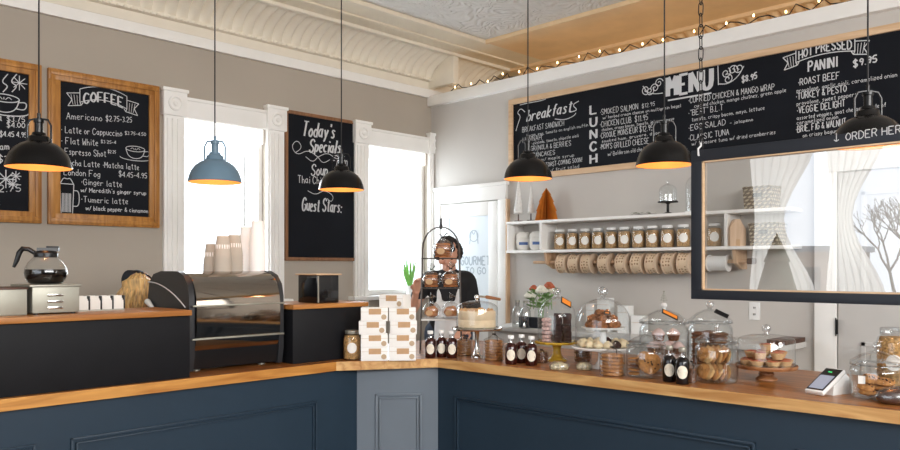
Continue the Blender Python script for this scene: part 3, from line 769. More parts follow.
# ================================================================ GLASSWARE AND FOOD PROTOTYPES
def cookie_proto(name, r, th, m, cat, chips=None):
    mb = MB(); rnd = [random.uniform(0.93, 1.05) for _ in range(30)]
    mb.lathe([(0.0001, th*0.9), (r*0.5, th), (r*0.85, th*0.8), (r, th*0.4), (r*0.92, 0.0), (0.0001, 0.0)], 18, wob=lambda a, k: rnd[int(a/(2*PI)*18) % 30])
    o = tag(mb.build(name, m), '', cat)
    if chips:
        mb = MB()
        for _ in range(9):
            a = random.uniform(0, 2*PI); q = r*random.uniform(0.1, 0.8); mb.ball((q*math.cos(a), q*math.sin(a), th*0.95), r*0.09, 6, 4)
        mb.build('chocolate_chips', chips, o)
    return o
def lump_proto(name, r, m, cat, seed=0, rough=0.16):
    rn = random.Random(seed); ph = [rn.uniform(0, 6) for _ in range(6)]
    def fn(c):
        s = 1 + rough*(math.sin(3*c.x+ph[0])*math.sin(4*c.y+ph[1]) + 0.6*math.sin(6*c.z+ph[2])*math.sin(5*c.x+ph[3]))
        c = c*s; c.z = max(c.z, -0.75); return c
    return tag(MB().ball((0,0,r[2]*0.75 if isinstance(r, tuple) else r*0.75), r, 18, 12, fn).build(name, m), '', cat)
def glass_jar(px, py, R, h, label, lid_h=0.05, kr=0.018, knob_m=None, bulge=1.0, group=None, tagged=True):
    """clear jar with shouldered body and a domed lid with a ball knob; (px,py) = where its front foot stands"""
    x, y, d = on_z(px, py, ZC); x, y = at(px, d + R)
    t = thing('cookie_jar', label, 'jar', (x, y, ZC), face(px), group)
    p = [(0.0001,0.004),(R*0.86,0.0),(R*0.95,0.006),(R,0.025),(R,h*0.8),(R*0.97,h*0.9),(R*0.86,h*0.97),(R*0.84,h),(R*0.80,h),(R*0.81,h*0.96),(R*0.94,h*0.88),(R*0.972,h*0.8),(R*0.972,0.03),(R*0.9,0.012),(0.0001,0.012)]
    MB().lathe(p, 40).build('body', M['glass'], t)
    q = [(R*0.80,h*0.97),(R*0.82,h+0.002),(R*0.98,h+0.004),(R*0.99,h+0.012),(R*0.9,h+0.018),(R*0.6,h+0.018+lid_h*0.55),(R*0.25,h+0.018+lid_h*0.9),(0.0001,h+0.018+lid_h)]
    l = MB().lathe(q, 40).build('lid', M['glass'], t)
    zk = h+0.016+lid_h
    MB().lathe([(0.0001,zk),(kr*0.6,zk),(kr*0.5,zk+kr*0.4),(kr*0.95,zk+kr*0.9),(kr,zk+kr*1.4),(kr*0.7,zk+kr*2.0),(0.0001,zk+kr*2.15)], 20).build('knob', knob_m or M['knob'], l)
    MB().lathe([(R*0.845,h-0.004),(R*1.0,h-0.002),(R*1.0,h+0.003),(R*0.845,h+0.003)], 40, close=True).build('rim', M['knob'], t)
    return t, x, y, d
def cake_dome(t, R, z0, h, knob_m, kr=0.017, flat=0.5, name='dome'):
    """bell cover standing at z0 on its stand"""
    pr = [(R, z0), (R*1.0, z0+0.004)]
    hs = h*flat
    pr.append((R, z0+hs))
    for i in range(1, 9):
        a = PI/2*i/8; pr.append((max(R*math.cos(a), 0.0001), z0 + hs + (h-hs)*math.sin(a)))
    o = MB().lathe(pr, 44).build(name, M['glass'], t)
    MB().lathe([(R*1.012,z0),(R*1.012,z0+0.006),(R*0.985,z0+0.006),(R*0.985,z0)], 44, close=True).build('rim', M['knob'], o)
    zk = z0+h-0.001
    MB().lathe([(0.0001,zk),(kr*0.55,zk),(kr*0.45,zk+kr*0.5),(kr*0.95,zk+kr*0.9),(kr,zk+kr*1.5),(kr*0.75,zk+kr*2.1),(0.0001,zk+kr*2.3)], 20).build('knob', knob_m, o)
    return o
def pedestal(t, R, h, rs, rf, m, th=0.012, scallop=0.0, foot_name='pedestal'):
    w = (lambda a, k: 1+scallop*math.cos(18*a) if k in (2,3,4) else 1.0) if scallop else None
    MB().lathe([(0.0001,h-th),(rs*1.6,h-th),(R*0.96,h-th*0.9),(R,h-th*0.3),(R*0.985,h),(R*0.95,h-th*0.35),(0.0001,h-th*0.35)], 54, wob=w).build('plate', m, t)
    MB().lathe([(0.0001,0),(rf,0),(rf*0.98,0.006),(rf*0.6,0.018),(rs,h*0.35),(rs*0.85,h*0.6),(rs*1.1,h*0.85),(rs*1.7,h-th),(0.0001,h-th)], 30).build(foot_name, m, t)

def mason_proto(h, R, fill, lid_m, label_m, label_size, cat='jar', fillh=0.8, name='mason_jar'):
    t = thing(name, '', cat)
    MB().lathe([(0.0001,0.003),(R*0.9,0),(R,0.01),(R,h*0.74),(R*0.93,h*0.82),(R*0.74,h*0.87),(R*0.74,h*0.93)], 26).build('glass_body', M['glass'], t)
    MB().lathe([(0.0001,0.006),(R*0.88,0.006),(R*0.95,0.012),(R*0.95,h*0.70),(R*0.8,h*fillh),(0.0001,h*fillh*1.02)], 22).build('contents', fill, t)
    MB().lathe([(R*0.77,h*0.88),(R*0.79,h*0.89),(R*0.79,h*0.985),(R*0.74,h),(0.0001,h)], 26).build('lid', lid_m, t)
    if label_m: MB().patch(R*1.012, label_size, label_size*1.05, h*0.42).build('label', label_m, t)
    return t
def bottle_proto(h, R, liquid, cap_m):
    t = thing('syrup_bottle', '', 'bottle')
    MB().lathe([(0.0001,0),(R*0.9,0),(R,0.006),(R,h*0.60),(R*0.85,h*0.68),(R*0.5,h*0.74),(0.0001,h*0.74)], 24).build('body', liquid, t)
    MB().lathe([(R*0.5,h*0.735),(R*0.46,h*0.76),(R*0.46,h*0.90)], 20).build('neck', M['knob'], t)
    MB().lathe([(R*0.5,h*0.88),(R*0.54,h*0.89),(R*0.54,h*0.985),(R*0.5,h),(0.0001,h)], 20).build('cap', cap_m, t)
    MB().patch(R*1.015, R*0.78, R*0.95, h*0.34).build('label', M['label'], t)
    return t
def stand_at(px, py, R): 
    x, y, d = on_z(px, py, ZC); return (*at(px, d+R), ZC)

# ---- granola jar beside the boxes, and the tall one at the far end
k = Kind(mason_proto(0.158, 0.047, M['granola'], M['steel'], M['paper'], 0.027, fillh=0.84))
k(stand_at(352, 360.5, 0.047), face(352), 'squat glass jar of granola standing beside the white boxes')
k2 = Kind(mason_proto(0.245, 0.066, M['granola'], M['knob'], M['paper'], 0.032, fillh=0.84))
k2((*at(894, 3.22), ZC), face(884), 'tall glass jar of granola with round label by the grey door')

# ---- white bakery boxes
def box_proto():
    t = thing('bakery_box', '', 'box')
    MB().box(-0.0715, 0.0715, 0, 0.095, 0, 0.0700, 0.002).build('carton', M['box'], t)
    MB().box(-0.072, 0.072, -0.0006, 0.0, 0.049, 0.0502).build('lid_edge', M['stamp'], t)
    MB().box(-0.03, 0.035, -0.0016, 0, 0.036, 0.066).build('kraft_label', M['kraft'], t)
    q = Matrix.Translation((0.05, -0.0015, 0.022)) @ Matrix.Rotation(PI/2, 4, 'X')
    MB().lathe([(0.0001,0.0003),(0.011,0.0003),(0.011,0.0),(0.014,0.0),(0.014,0.0003)], 20, mt=q).build('stamp', M['stamp'], t)
    return t
kbx = Kind(box_proto())
rows = ['bottom', 'second from the bottom', 'third from the bottom', 'top']
gx, gy, gd = on_z(374.5, 361, ZC)
for i in range(4):
    p = at(374.5 + (0, 0, -3, 0)[i]*0.7, gd + 0.0); kbx((p[0], p[1], ZC+0.0705*i), face(374.5)+(0.0, 0.03, -0.03, 0.02)[i], 'white bakery box, %s in the stack beside the granola jar' % rows[i], 'white bakery boxes')
for i in range(4):
    p = at(402.5 + (0, 0, 2, 0)[i]*0.6, gd + 0.01); kbx((p[0], p[1], ZC+0.0705*i), face(402.5)+(0.02, -0.02, 0.03, 0.0)[i], 'white bakery box, %s in the stack beside the syrup bottles' % rows[i], 'white bakery boxes')
p = at(391, gd + 0.02); kbx((p[0], p[1], ZC+0.0705*4+0.0003), face(391)-0.5, 'single white bakery box lying across the tops of both box stacks', 'white bakery boxes')

# ---- syrup bottles
ks = Kind(bottle_proto(0.149, 0.0300, M['syrup'], M['porcelain']))
for px, py, w in ((430.5, 358.3, 'nearest the white boxes'), (441.5, 357.6, 'in the middle of the trio by the wire stand'), (452, 358.6, 'nearest the chrome cake stand')):
    ks(stand_at(px, py, 0.03), face(px), 'dark red syrup bottle ' + w, 'dark red syrup bottles by the wire stand')
for px, py, w in ((511, 365.0, 'beside the tall cookie stack'), (521.5, 363.6, 'in the middle of the trio by the yellow stand'), (531.5, 366.0, 'nearest the yellow cake stand')):
    ks(stand_at(px, py, 0.029), face(px), 'dark syrup bottle ' + w, 'dark syrup bottles by the yellow stand')
kb2 = Kind(bottle_proto(0.156, 0.0295, M['blacksyrup'], M['steel']))
for px, py, w in ((669.5, 382.4, 'beside the low cookie jar'), (682.5, 385.0, 'in front of the tall cookie jars')):
    kb2(stand_at(px, py, 0.03), face(px), 'black syrup bottle with round white label, ' + w, 'black syrup bottles among the jars')

# ---- stacks of cookies wrapped in cellophane
kc = {'a': Kind(cookie_proto('cookie', 0.053, 0.0155, M['cookie'], 'cookie')), 'b': Kind(cookie_proto('cookie', 0.053, 0.0155, M['darkcookie'], 'cookie'))}
def cookie_stack(px, py, R, n, kind, where, ribbon=None, nk=1.0):
    x, y, z = stand_at(px, py, R); s = R/0.056
    for i in range(n):
        kc[kind]((x+random.uniform(-.003,.003), y+random.uniform(-.003,.003), z+0.003+i*0.0163*s), random.uniform(0, 6), 'flat round cookie in the wrapped stack ' + where, 'cookies in wrapped stacks', scale=s)
    H = n*0.0163*s + 0.005
    t = thing('cookie_bag', 'clear cellophane bag around the cookie stack ' + where, 'bag', (x, y, z), face(px))
    mb = MB(); rr = [random.uniform(0.97, 1.06) for _ in range(40)]
    mb.lathe([(0.0001,0.001),(R*0.98,0.001),(R*1.02,0.01),(R*1.03,H*0.5),(R*1.0,H),(R*0.5,H+0.012*nk),(R*0.12,H+0.028*nk),(R*0.3,H+0.05*nk)], 26, wob=lambda a, k: rr[(int(a*4)+k*3) % 40])
    mb.build('wrapper', M['wrap'], t)
    mb = MB(); mb.tube([(R*0.16*math.cos(q), R*0.16*math.sin(q), H+0.028*nk) for q in [i*PI/4 for i in range(8)]], 0.003, 6, closed=True)
    mb.tube([(0, -R*0.16, H+0.028*nk), (R*0.3, -R*0.5, H+0.02*nk), (R*0.4, -R*0.9, H-0.02)], 0.002, 5); mb.build('ribbon', ribbon or M['iron'], t)
cookie_stack(494, 361.5, 0.053, 7, 'a', 'beside the chrome cake stand')
cookie_stack(464, 356.0, 0.046, 6, 'a', 'behind the dark red bottles')
cookie_stack(541.5, 363.5, 0.036, 5, 'b', 'under the yellow cake stand', nk=0.35)
cookie_stack(583, 362.5, 0.045, 5, 'b', 'between the yellow and white stands', nk=0.35)
cookie_stack(612.5, 377.0, 0.056, 6, 'a', 'in front of the white cake stand')
cookie_stack(691.5, 383.0, 0.022, 9, 'b', 'squeezed between black bottle and cookie jar')

# ---- candy bags
def candy(px, py, w, label):
    x, y, d = on_z(px, py, ZC); x, y = at(px, d+0.04)
    t = thing('candy_bag', label, 'bag', (x, y, ZC), face(px))
    def fn(c):
        c = c*(1+0.08*math.sin(9*c.x)*math.sin(7*c.y+1)); c.z = max(c.z, -0.5); return c
    MB().ball((0,0,0.014), (w*0.86, 0.03, 0.024), 18, 12, fn).build('candies', M['candy'], t)
    MB().ball((0,0,0.0155), (w, 0.034, 0.029), 18, 12, fn).build('wrapper', M['wrap'], t)
candy(559.5, 371, 0.050, 'small clear bag of sweets lying in front of the yellow stand')
candy(584, 371.0, 0.042, 'small clear bag of sweets lying by the white stand foot')

# ---- chrome cake stand with iced cake
x, y, z = stand_at(477, 357.8, 0.03)
CS = (x, y); t = thing('cake_stand', 'chrome cake stand with glass cover holding the tall iced cake', 'cake stand', (x, y, ZC), face(477))
pedestal(t, 0.142, 0.165, 0.013, 0.032, M['chrome'], 0.014)
dm = cake_dome(t, 0.116, 0.1652, 0.150, M['chrome'], 0.014, 0.70)
mb = MB(); mb.tube([(0.0,0,0.338),(0.05,-0.01,0.335),(0.075,-0.01,0.330)], 0.006, 8); mb.build('handle_bracket', M['chrome'], dm)
mb = MB(); mb.cap((0.055,-0.012,0.334), (0.125,-0.02,0.322), 0.010, 0.008); mb.build('wooden_grip', M['acacia'], dm)
t2 = thing('layer_cake', 'tall round cake with cream icing and crumbled top on chrome stand', 'cake', (x, y, ZC+0.1612), face(477))
MB().lathe([(0.0001,0),(0.100,0),(0.104,0.004),(0.104,0.044),(0.1015,0.048),(0.104,0.052),(0.104,0.092),(0.098,0.098),(0.0001,0.099)], 44).build('sponge_layers', M['sponge'], t2)
mb = MB()
for _ in range(60):
    a = random.uniform(0, 2*PI); q = 0.094*math.sqrt(random.random()); mb.ball((q*math.cos(a), q*math.sin(a), 0.1), random.uniform(0.005, 0.011), 6, 4)
mb.build('crumble_topping', M['caketop'], t2)

# ---- yellow cake stand
x, y, z = stand_at(557, 361.8, 0.05)
t = thing('cake_stand', 'yellow scalloped cake stand with tall glass dome over brownies', 'cake stand', (x, y, ZC), face(557))
pedestal(t, 0.116, 0.105, 0.024, 0.055, M['yellow'], 0.014, 0.03)
cake_dome(t, 0.102, 0.1055, 0.235, M['knob'], 0.022, 0.52)
YS = (x, y); zt = ZC+0.1012
kbr = Kind(tag(MB().box(-0.021, 0.021, -0.026, 0.026, 0, 0.030, 0.004).build('brownie', M['brownie']), '', 'brownie'))
f0 = face(557)
def loc2(c, lx, ly, rot): return (c[0] + lx*math.cos(rot) - ly*math.sin(rot), c[1] + lx*math.sin(rot) + ly*math.cos(rot))
for i in range(5):
    for j, lx in enumerate((0.005, 0.053)):
        p = loc2(YS, lx, -0.022 + 0.002*i, f0); kbr((p[0], p[1], zt + 0.0305*i), f0 + random.uniform(-.15, .15), 'dark chocolate brownie piled under the dome of the yellow stand', 'brownies under the yellow stand dome')
for i in range(3):
    p = loc2(YS, 0.028, 0.042, f0); kbr((p[0], p[1], zt + 0.0305*i), f0, 'dark chocolate brownie piled under the dome of the yellow stand', 'brownies under the yellow stand dome')
kpk = Kind(cookie_proto('macaroon', 0.027, 0.021, M['pinkmix'], 'macaroon'))
for i in range(6):
    p = loc2(YS, -0.054, -0.022, f0); kpk((p[0], p[1], zt + 0.0216*i), i*1.3, 'pale pink macaroon stacked beside the brownies under glass', 'pink macaroons under the yellow stand dome')
for i in range(2):
    p = loc2(YS, -0.045, 0.045, f0); kpk((p[0], p[1], zt + 0.0216*i), i*1.3, 'pale pink macaroon stacked beside the brownies under glass', 'pink macaroons under the yellow stand dome')

# ---- small orange price cards leaning on the glass
def price_card(loc, rot, w, h, label):
    t = thing('price_card', label, 'price card', loc, 0); t.rotation_euler = rot
    MB().box(-w/2, w/2, -0.002, 0.002, -h/2, h/2, 0.001).build('card', M['plastic'], t)
    e = 0.006; MB().box(-w/2+e, w/2-e, -0.003, -0.0015, -h/2+e, h/2-e).build('orange_face', M['orange'], t)
    return t
p = loc2(YS, 0.048, -0.066, f0); price_card((p[0], p[1], ZC+0.315), (math.radians(-40), math.radians(28), f0+0.45), 0.066, 0.045, 'tilted orange price card with black border on the yellow stand dome')

# ---- white two-tier stand
x, y, z = stand_at(603, 369.5, 0.06)
WS = (x, y); f1 = face(603)
t = thing('cake_stand', 'white two-tier cake stand with glass dome over rolls and biscuits', 'cake stand', (x, y, ZC), f1)
pedestal(t, 0.156, 0.108, 0.026, 0.062, M['porcelain'], 0.014)
MB().lathe([(0.0001,0.103),(0.03,0.103),(0.018,0.115),(0.016,0.18),(0.03,0.192),(0.105,0.196),(0.108,0.204),(0.102,0.205),(0.098,0.201),(0.0001,0.201)], 40).build('upper_tier', M['porcelain'], t)
cake_dome(t, 0.134, 0.1085, 0.238, M['knob'], 0.025, 0.50)
krl = Kind(lump_proto('cinnamon_roll', (0.025, 0.019, 0.018), M['roll'], 'pastry', 5, 0.34))
for i in range(8):
    a = i*2*PI/8; p = loc2(WS, 0.068*math.cos(a), 0.066*math.sin(a), f1); krl((p[0], p[1], ZC+0.2015), a, 'brown sugared roll heaped on the upper tier of the white stand', 'rolls on the upper tier')
for i in range(5):
    a = i*2*PI/5+0.9; p = loc2(WS, 0.052*math.cos(a), 0.052*math.sin(a), f1); krl((p[0], p[1], ZC+0.231), a+1.2, 'brown sugared roll heaped on the upper tier of the white stand', 'rolls on the upper tier')
for i in range(3):
    a = i*2*PI/3+0.4; p = loc2(WS, 0.024*math.cos(a), 0.024*math.sin(a), f1); krl((p[0], p[1], ZC+0.255), a, 'brown sugared roll heaped on the upper tier of the white stand', 'rolls on the upper tier')
kbl = Kind(lump_proto('shortbread_ball', (0.023, 0.023, 0.021), M['cream_food'], 'biscuit', 6, 0.1)); kbl2 = Kind(lump_proto('chocolate_ball', (0.023, 0.023, 0.022), M['brownie'], 'biscuit', 7, 0.1))
for i in range(14):
    a = i*2*PI/14; p = loc2(WS, 0.103*math.cos(a), 0.103*math.sin(a), f1)
    if i in (12, 3): kbl2((p[0], p[1], ZC+0.1045), a, 'dark chocolate ball on the lower tier of the white stand', 'biscuits on the lower tier')
    else: kbl((p[0], p[1], ZC+0.1045), a, 'pale sugared biscuit ball on the lower tier of the white stand', 'biscuits on the lower tier')
price_card((*loc2(WS, 0.02, -0.075, f1), ZC+0.277), (math.radians(-20), 0.1, f1), 0.03, 0.018, 'tiny yellow card on top of the rolls inside the white stand')

# ---- low jar of large cookies
R = 0.089; t, x, y, d = glass_jar(646, 379.5, R, 0.140, 'low wide glass jar of big golden cookies beside the black bottles', 0.035, 0.013)
fj = face(646)
kbig = Kind(cookie_proto('cookie', 0.050, 0.016, M['cookie'], 'cookie', M['brownie']))
def slot(c, lx, ly, z, tilt, f, k, label, group, yaw=0.0, s=None):
    p = loc2(c, lx, ly, f); k((p[0], p[1], z), 0, label, group, rot=(tilt, 0, f+yaw), scale=s)
for lx, ly, tl, yw, zz in ((0.018, -0.046, 1.45, 0.05, 0.063), (0.012, -0.027, 1.42, -0.1, 0.066), (0.02, -0.005, 1.4, 0.05, 0.066), (0.0, 0.022, 1.4, 0.0, 0.066), (0.0, 0.05, 1.4, 0.0, 0.066)):
    slot((x, y), lx, ly, ZC+zz, tl, fj, kbig, 'large golden cookie standing upright in the low wide jar', 'cookies in the low jar', yw, 0.92)
for i in range(5): slot((x, y), -0.052, -0.022+0.004*i, ZC+0.014+0.0165*i, 0.1, fj, kc['b'] if i in (2,) else kc['a'], 'flat cookie stacked at the side of the low wide jar', 'cookies in the low jar', i, 0.5)
# ---- big jar with the wire tree
R = 0.119; t, x, y, d = glass_jar(664, 372, R, 0.225, 'big glass jar of iced cupcakes with little wire tree on lid', 0.05, 0.016, M['porcelain'])
fj = face(664); JT = (x, y)
def cupcake():
    t = thing('cupcake', '', 'cupcake')
    MB().lathe([(0.0001,0),(0.022,0),(0.030,0.032),(0.0001,0.033)], 20, wob=lambda a, k: 1+0.03*math.cos(12*a)).build('paper_case', M['darkcookie'], t)
    MB().lathe([(0.0001,0.030),(0.031,0.030),(0.033,0.036),(0.025,0.045),(0.024,0.049),(0.015,0.057),(0.0001,0.062)], 20).build('icing', M['pink'], t)
    return t
kcc = Kind(cupcake())
for lx, ly, zz in ((-0.066,-0.02,0.013),(-0.022,-0.07,0.013),(0.045,-0.06,0.013),(0.07,0.01,0.013),(0,0.0,0.013),(0.02,0.068,0.013),(-0.05,0.055,0.013), (-0.05,-0.05,0.077),(0.012,-0.066,0.077),(0.066,-0.028,0.077),(0.03,0.045,0.077),(-0.03,0.03,0.077), (-0.025,-0.05,0.141),(0.045,-0.035,0.141)):
    slot((x, y), lx, ly, ZC+zz, 0, fj, kcc, 'cupcake with pale pink icing inside the big wire-tree jar', 'cupcakes in the big jar', lx*20)
t2 = thing('tree_ornament', 'tiny silver wire tree standing on the big jar lid', 'ornament', (x, y, ZC+0.225+0.016+0.05+0.016*2.15-0.001), fj)
mb = MB(); mb.tube([(0,0,0),(0,0,0.05)], 0.002, 6)
for k, (r, z) in enumerate(((0.017,0.012),(0.013,0.024),(0.009,0.036))): mb.tube([(-r,0,z),(0,0,z+0.012),(r,0,z),(-r,0,z)], 0.0015, 5)
mb.build('wire_branches', M['steel'], t2); MB().ball((0,0,0.055), 0.005, 8, 6).build('star', M['steel'], t2)
p = loc2(JT, 0.028, -0.088, fj); price_card((p[0], p[1], ZC+0.272), (math.radians(-52), math.radians(26), fj+0.25), 0.085, 0.034, 'long orange price card lying on the lid of the wire-tree jar')
# ---- tall jar behind, front jar
R = 0.111; t, x, y, d = glass_jar(710, 368.3, R, 0.218, 'tall glass jar with faceted lid knob behind the upright cookies jar', 0.052, 0.020)
fj = face(710); JB = (x, y)
kwb = Kind(cookie_proto('biscuit', 0.042, 0.017, M['darkcookie'], 'biscuit'))
for i in range(9):
    for lx, ly in ((-0.05,-0.04),(0.045,-0.04),(0.0,0.05)):
        slot((x, y), lx, ly, ZC+0.014+0.0178*i, 0.0, fj, kwb, 'dark round biscuit stacked inside the tall rear jar', 'biscuits in the tall rear jar', i)
t3 = price_card((*loc2(JB, 0.055, -0.070, fj), ZC+0.268), (math.radians(-55), math.radians(25), fj-0.1), 0.07, 0.03, 'dark blank price card lying on the tall rear jar lid')
list(t3.children)[1].data = list(t3.children)[1].data.copy(); list(t3.children)[1].data.materials[0] = M['black']; list(t3.children)[1].name = 'dark_face'
R = 0.0905; t, x, y, d = glass_jar(716.5, 385, R, 0.172, 'glass jar packed with upright thin cookies in front of the tall jar', 0.036, 0.014)
fj = face(716.5)
kth = Kind(cookie_proto('cookie', 0.042, 0.011, M['palecookie'], 'cookie')); kth2 = Kind(cookie_proto('cookie', 0.042, 0.011, M['cookie'], 'cookie'))
for zz in (0.056, 0.128):
    for i in range(6):
        lx = -0.050 + i*0.0195; slot((x, y), lx, -0.040+0.004*abs(i-2.5), ZC+zz-0.008, 1.35+0.22*math.sin(i*2.3+zz*60), fj, kth if i % 2 else kth2, 'golden cookie packed upright in the front jar', 'cookies in the front jar', (-0.5, -0.75, -0.95, -1.05, -1.15, -1.2)[i], 0.80 if i in (0, 5) else 0.9)
    for i in range(4):
        lx = -0.035 + i*0.022; slot((x, y), lx, 0.035, ZC+zz-0.008, 1.4, fj, kth, 'golden cookie packed upright in the front jar', 'cookies in the front jar', -1.2, 0.85)
# ---- wooden pie stand with tarts
x, y, z = stand_at(766.5, 381, 0.045)
f2 = face(766.5); PS = (x, y)
t = thing('cake_stand', 'wooden cake stand with straight-sided glass cover over fruit tarts', 'cake stand', (x, y, ZC), f2)
pedestal(t, 0.131, 0.067, 0.034, 0.046, M['acacia'], 0.018)
cake_dome(t, 0.119, 0.0675, 0.135, M['knob'], 0.019, 0.80)
def tart():
    t = thing('fruit_tart', '', 'tart')
    MB().lathe([(0.0001,0.0),(0.021,0.0),(0.031,0.024),(0.0315,0.028),(0.028,0.028),(0.0001,0.022)], 22, wob=lambda a, k: 1+(0.035*math.cos(14*a) if k in (2,3) else 0)).build('crust', M['crust'], t)
    MB().lathe([(0.0001,0.0225),(0.0275,0.0265),(0.022,0.031),(0.0001,0.034)], 20).build('filling', M['berry'], t); return t
kt = Kind(tart())
for i in range(8):
    a = i*2*PI/8+0.3; p = loc2(PS, 0.083*math.cos(a), 0.083*math.sin(a), f2); kt((p[0], p[1], ZC+0.0612), a, 'small fruit tart in the bottom layer under the wooden stand cover', 'fruit tarts under glass')
for i in range(5):
    a = i*2*PI/5+0.5; p = loc2(PS, 0.062*math.cos(a), 0.062*math.sin(a), f2); kt((p[0], p[1], ZC+0.0965), a, 'small fruit tart resting on top of the lower tarts under glass', 'fruit tarts under glass')
p = loc2(PS, 0, 0, f2); kt((p[0], p[1], ZC+0.0612), 0, 'small fruit tart in the bottom layer under the wooden stand cover', 'fruit tarts under glass')
p = loc2(PS, -0.002, 0.0, f2); kt((p[0], p[1], ZC+0.132), 0, 'single fruit tart crowning the pile under the wooden stand cover', 'fruit tarts under glass', scale=0.9)
# ---- last jar, wrapped loaf, card reader
R = 0.094; t, x, y, d = glass_jar(877, 402, R, 0.128, 'squat glass jar of thick cookies beside the card reader', 0.034, 0.016)
fj = face(877)
for i, (lx, ly, zz, tl, yw) in enumerate(((-0.03,-0.045,0.022,0.2,0),(0.035,-0.04,0.02,-0.1,0),(0.0,0.03,0.02,0.1,0),(-0.035,-0.03,0.044,0.5,0),(0.03,-0.035,0.040,0.15,0.3),(0.03,0.03,0.04,0,0),(-0.02,-0.01,0.068,0.5,0.4),(0.03,-0.03,0.062,0.3,0),(0.02,0.03,0.062,0,0))):
    slot((x, y), lx*0.9, ly*0.9, ZC+zz, tl, fj, kbig, 'thick brown cookie piled in the squat jar by the reader', 'cookies in the squat jar', yw, 0.70)
MB().box(-0.012, 0.012, -0.0955, -0.093, 0.06, 0.09).build('price_sticker', M['paper'], t).location = (-0.05, 0.013, 0)
x, y, d = on_z(899, 407, ZC); x, y = at(899, d+0.05)
t = thing('wrapped_loaf', 'dark brown loaf in shiny wrapping lying at the counter edge', 'loaf', (x, y, ZC), face(899)+0.25)
def lf(c): c = c*(1+0.05*math.sin(8*c.x+1)*math.sin(9*c.y)); c.z = max(c.z, -0.55); return c
MB().ball((0,0,0.0225), (0.075, 0.036, 0.038), 22, 14, lf).build('loaf_body', M['leather'], t)
MB().ball((0,0,0.0245), (0.079, 0.039, 0.0415), 22, 14, lf).build('wrapper', M['wrap'], t)
x, y, d = on_z(822, 396, ZC)
t = thing('card_reader', 'white card reader with lit screen tilted towards customers', 'card reader', (x+0.045, y+0.01, ZC), -0.29)
T = Matrix.Translation((0, 0, 0.040)) @ Matrix.Rotation(math.radians(-30), 4, 'Y')
MB().box(-0.065, 0.095, -0.04, 0.04, -0.006, 0.012, 0.006, T).build('terminal_shell', M['porcelain'], t)
MB().box(-0.055, 0.087, -0.036, 0.036, 0.0115, 0.0135, 0.001, T).build('bezel', M['plastic'], t)
MB().box(-0.048, 0.040, -0.030, 0.030, 0.013, 0.0145, 0, T).build('screen', M['screen'], t)
mb = MB(); mb.box(0.062, 0.066, -0.004, 0.012, 0.0135, 0.0145, 0, T); mb.build('status_light', mat('green_light', C(60,200,110), 0.4, emit=1.5), t)
mb = MB(); mb.prism([(0.005,0.0),(0.125,0.0),(0.13,0.045),(0.085,0.080),(0.01,0.036)], -0.038, 0.038, Matrix.Rotation(PI/2, 4, 'X')); mb.build('dock', M['porcelain'], t)
def sink(o, z):
    o.location.z = z
# ================================================================ THREE-TIER WIRE STAND
dS = 4.50; sx, sy = at(441, dS); fS = face(441)
t = thing('wire_stand', 'arched black wire stand with three shelves of bagged bread', 'display stand', (sx, sy, ZC), fS)
hw, dp = 0.108, 0.085
top = EYE + (HZ-227)*dS/F - ZC
def tier_z(py): return EYE - (py-HZ)*dS/F - ZC
tz = [tier_z(319), tier_z(288), tier_z(258.5)]
for yy in (-dp, dp):
    pts = [(-hw*1.12, yy, 0.0), (-hw, yy, top-0.13)] + [(-hw*math.cos(a), yy*(1-0.9*math.sin(a)), top-0.13+0.13*math.sin(a)) for a in [PI*i/12 for i in range(1, 12)]] + [(hw, yy, top-0.13), (hw*1.12, yy, 0.0)]
    MB().tube(pts, 0.0034, 8).build('arched_leg', M['wire'], t)
MB().tube([(0.008*math.cos(a), 0, top+0.006+0.008*math.sin(a)) for a in [2*PI*i/14 for i in range(14)]], 0.0024, 6, closed=True).build('hanging_ring', M['iron'], t)
for k, zt in enumerate(tz):
    mb = MB(); w = hw*1.04; mb.tube([(-w,-dp,zt),(w,-dp,zt),(w,dp,zt),(-w,dp,zt)], 0.0032, 6, closed=True)
    if k == 0: mb.box(-w, w, -dp, dp, zt-0.004, zt+0.004)
    else:
        for q in range(9): mb.tube([(-w+w*q/4, -dp, zt), (-w+w*q/4, dp, zt)], 0.002, 5)
    mb.build('shelf', M['porcelain'] if k == 0 else M['wire'], t)
def bread_bag():
    t = thing('bread_bag', '', 'bag')
    def fn(c):
        c = c*(1+0.06*math.sin(7*c.x+c.z*5)*math.sin(6*c.y+2)); c.z = max(c.z, -0.8); return c
    MB().ball((0,0,0.046), (0.054, 0.046, 0.050), 22, 14, fn).build('wrapper', M['wrap'], t)
    mb = MB(); mb.tube([(0,0,0.09),(0.006,0,0.105),(-0.004,0,0.118),(0.012,0,0.14)], [0.012,0.006,0.006,0.022], 9); mb.build('twisted_neck', M['wrap'], t)
    mb = MB(); mb.tube([(-0.02,-0.01,0.125),(0,-0.008,0.108),(0.022,-0.012,0.128)], 0.0025, 6); mb.tube([(0.008*math.cos(a), 0.008*math.sin(a), 0.108) for a in [i*PI/4 for i in range(8)]], 0.003, 6, closed=True); mb.build('tie', M['iron'], t)
    MB().lathe([(0.0001,0),(0.017,0),(0.017,0.0008),(0.0001,0.0008)], 20, mt=Matrix.Translation((-0.012,-0.0475,0.035)) @ Matrix.Rotation(PI/2+0.25, 4, 'X') @ Matrix.Scale(1.25, 4, (1,0,0))).build('label', M['kraft'], t)
    return t
kbb = Kind(bread_bag())
def loaf_proto(flat):
    if flat:
        o = cookie_proto('flatbread', 0.043, 0.0115, M['bread'], 'bread'); return o
    return lump_proto('bread_roll', (0.040, 0.034, 0.035), M['bread'], 'bread', 11, 0.1)
kfl = Kind(loaf_proto(True)); krb = Kind(loaf_proto(False))
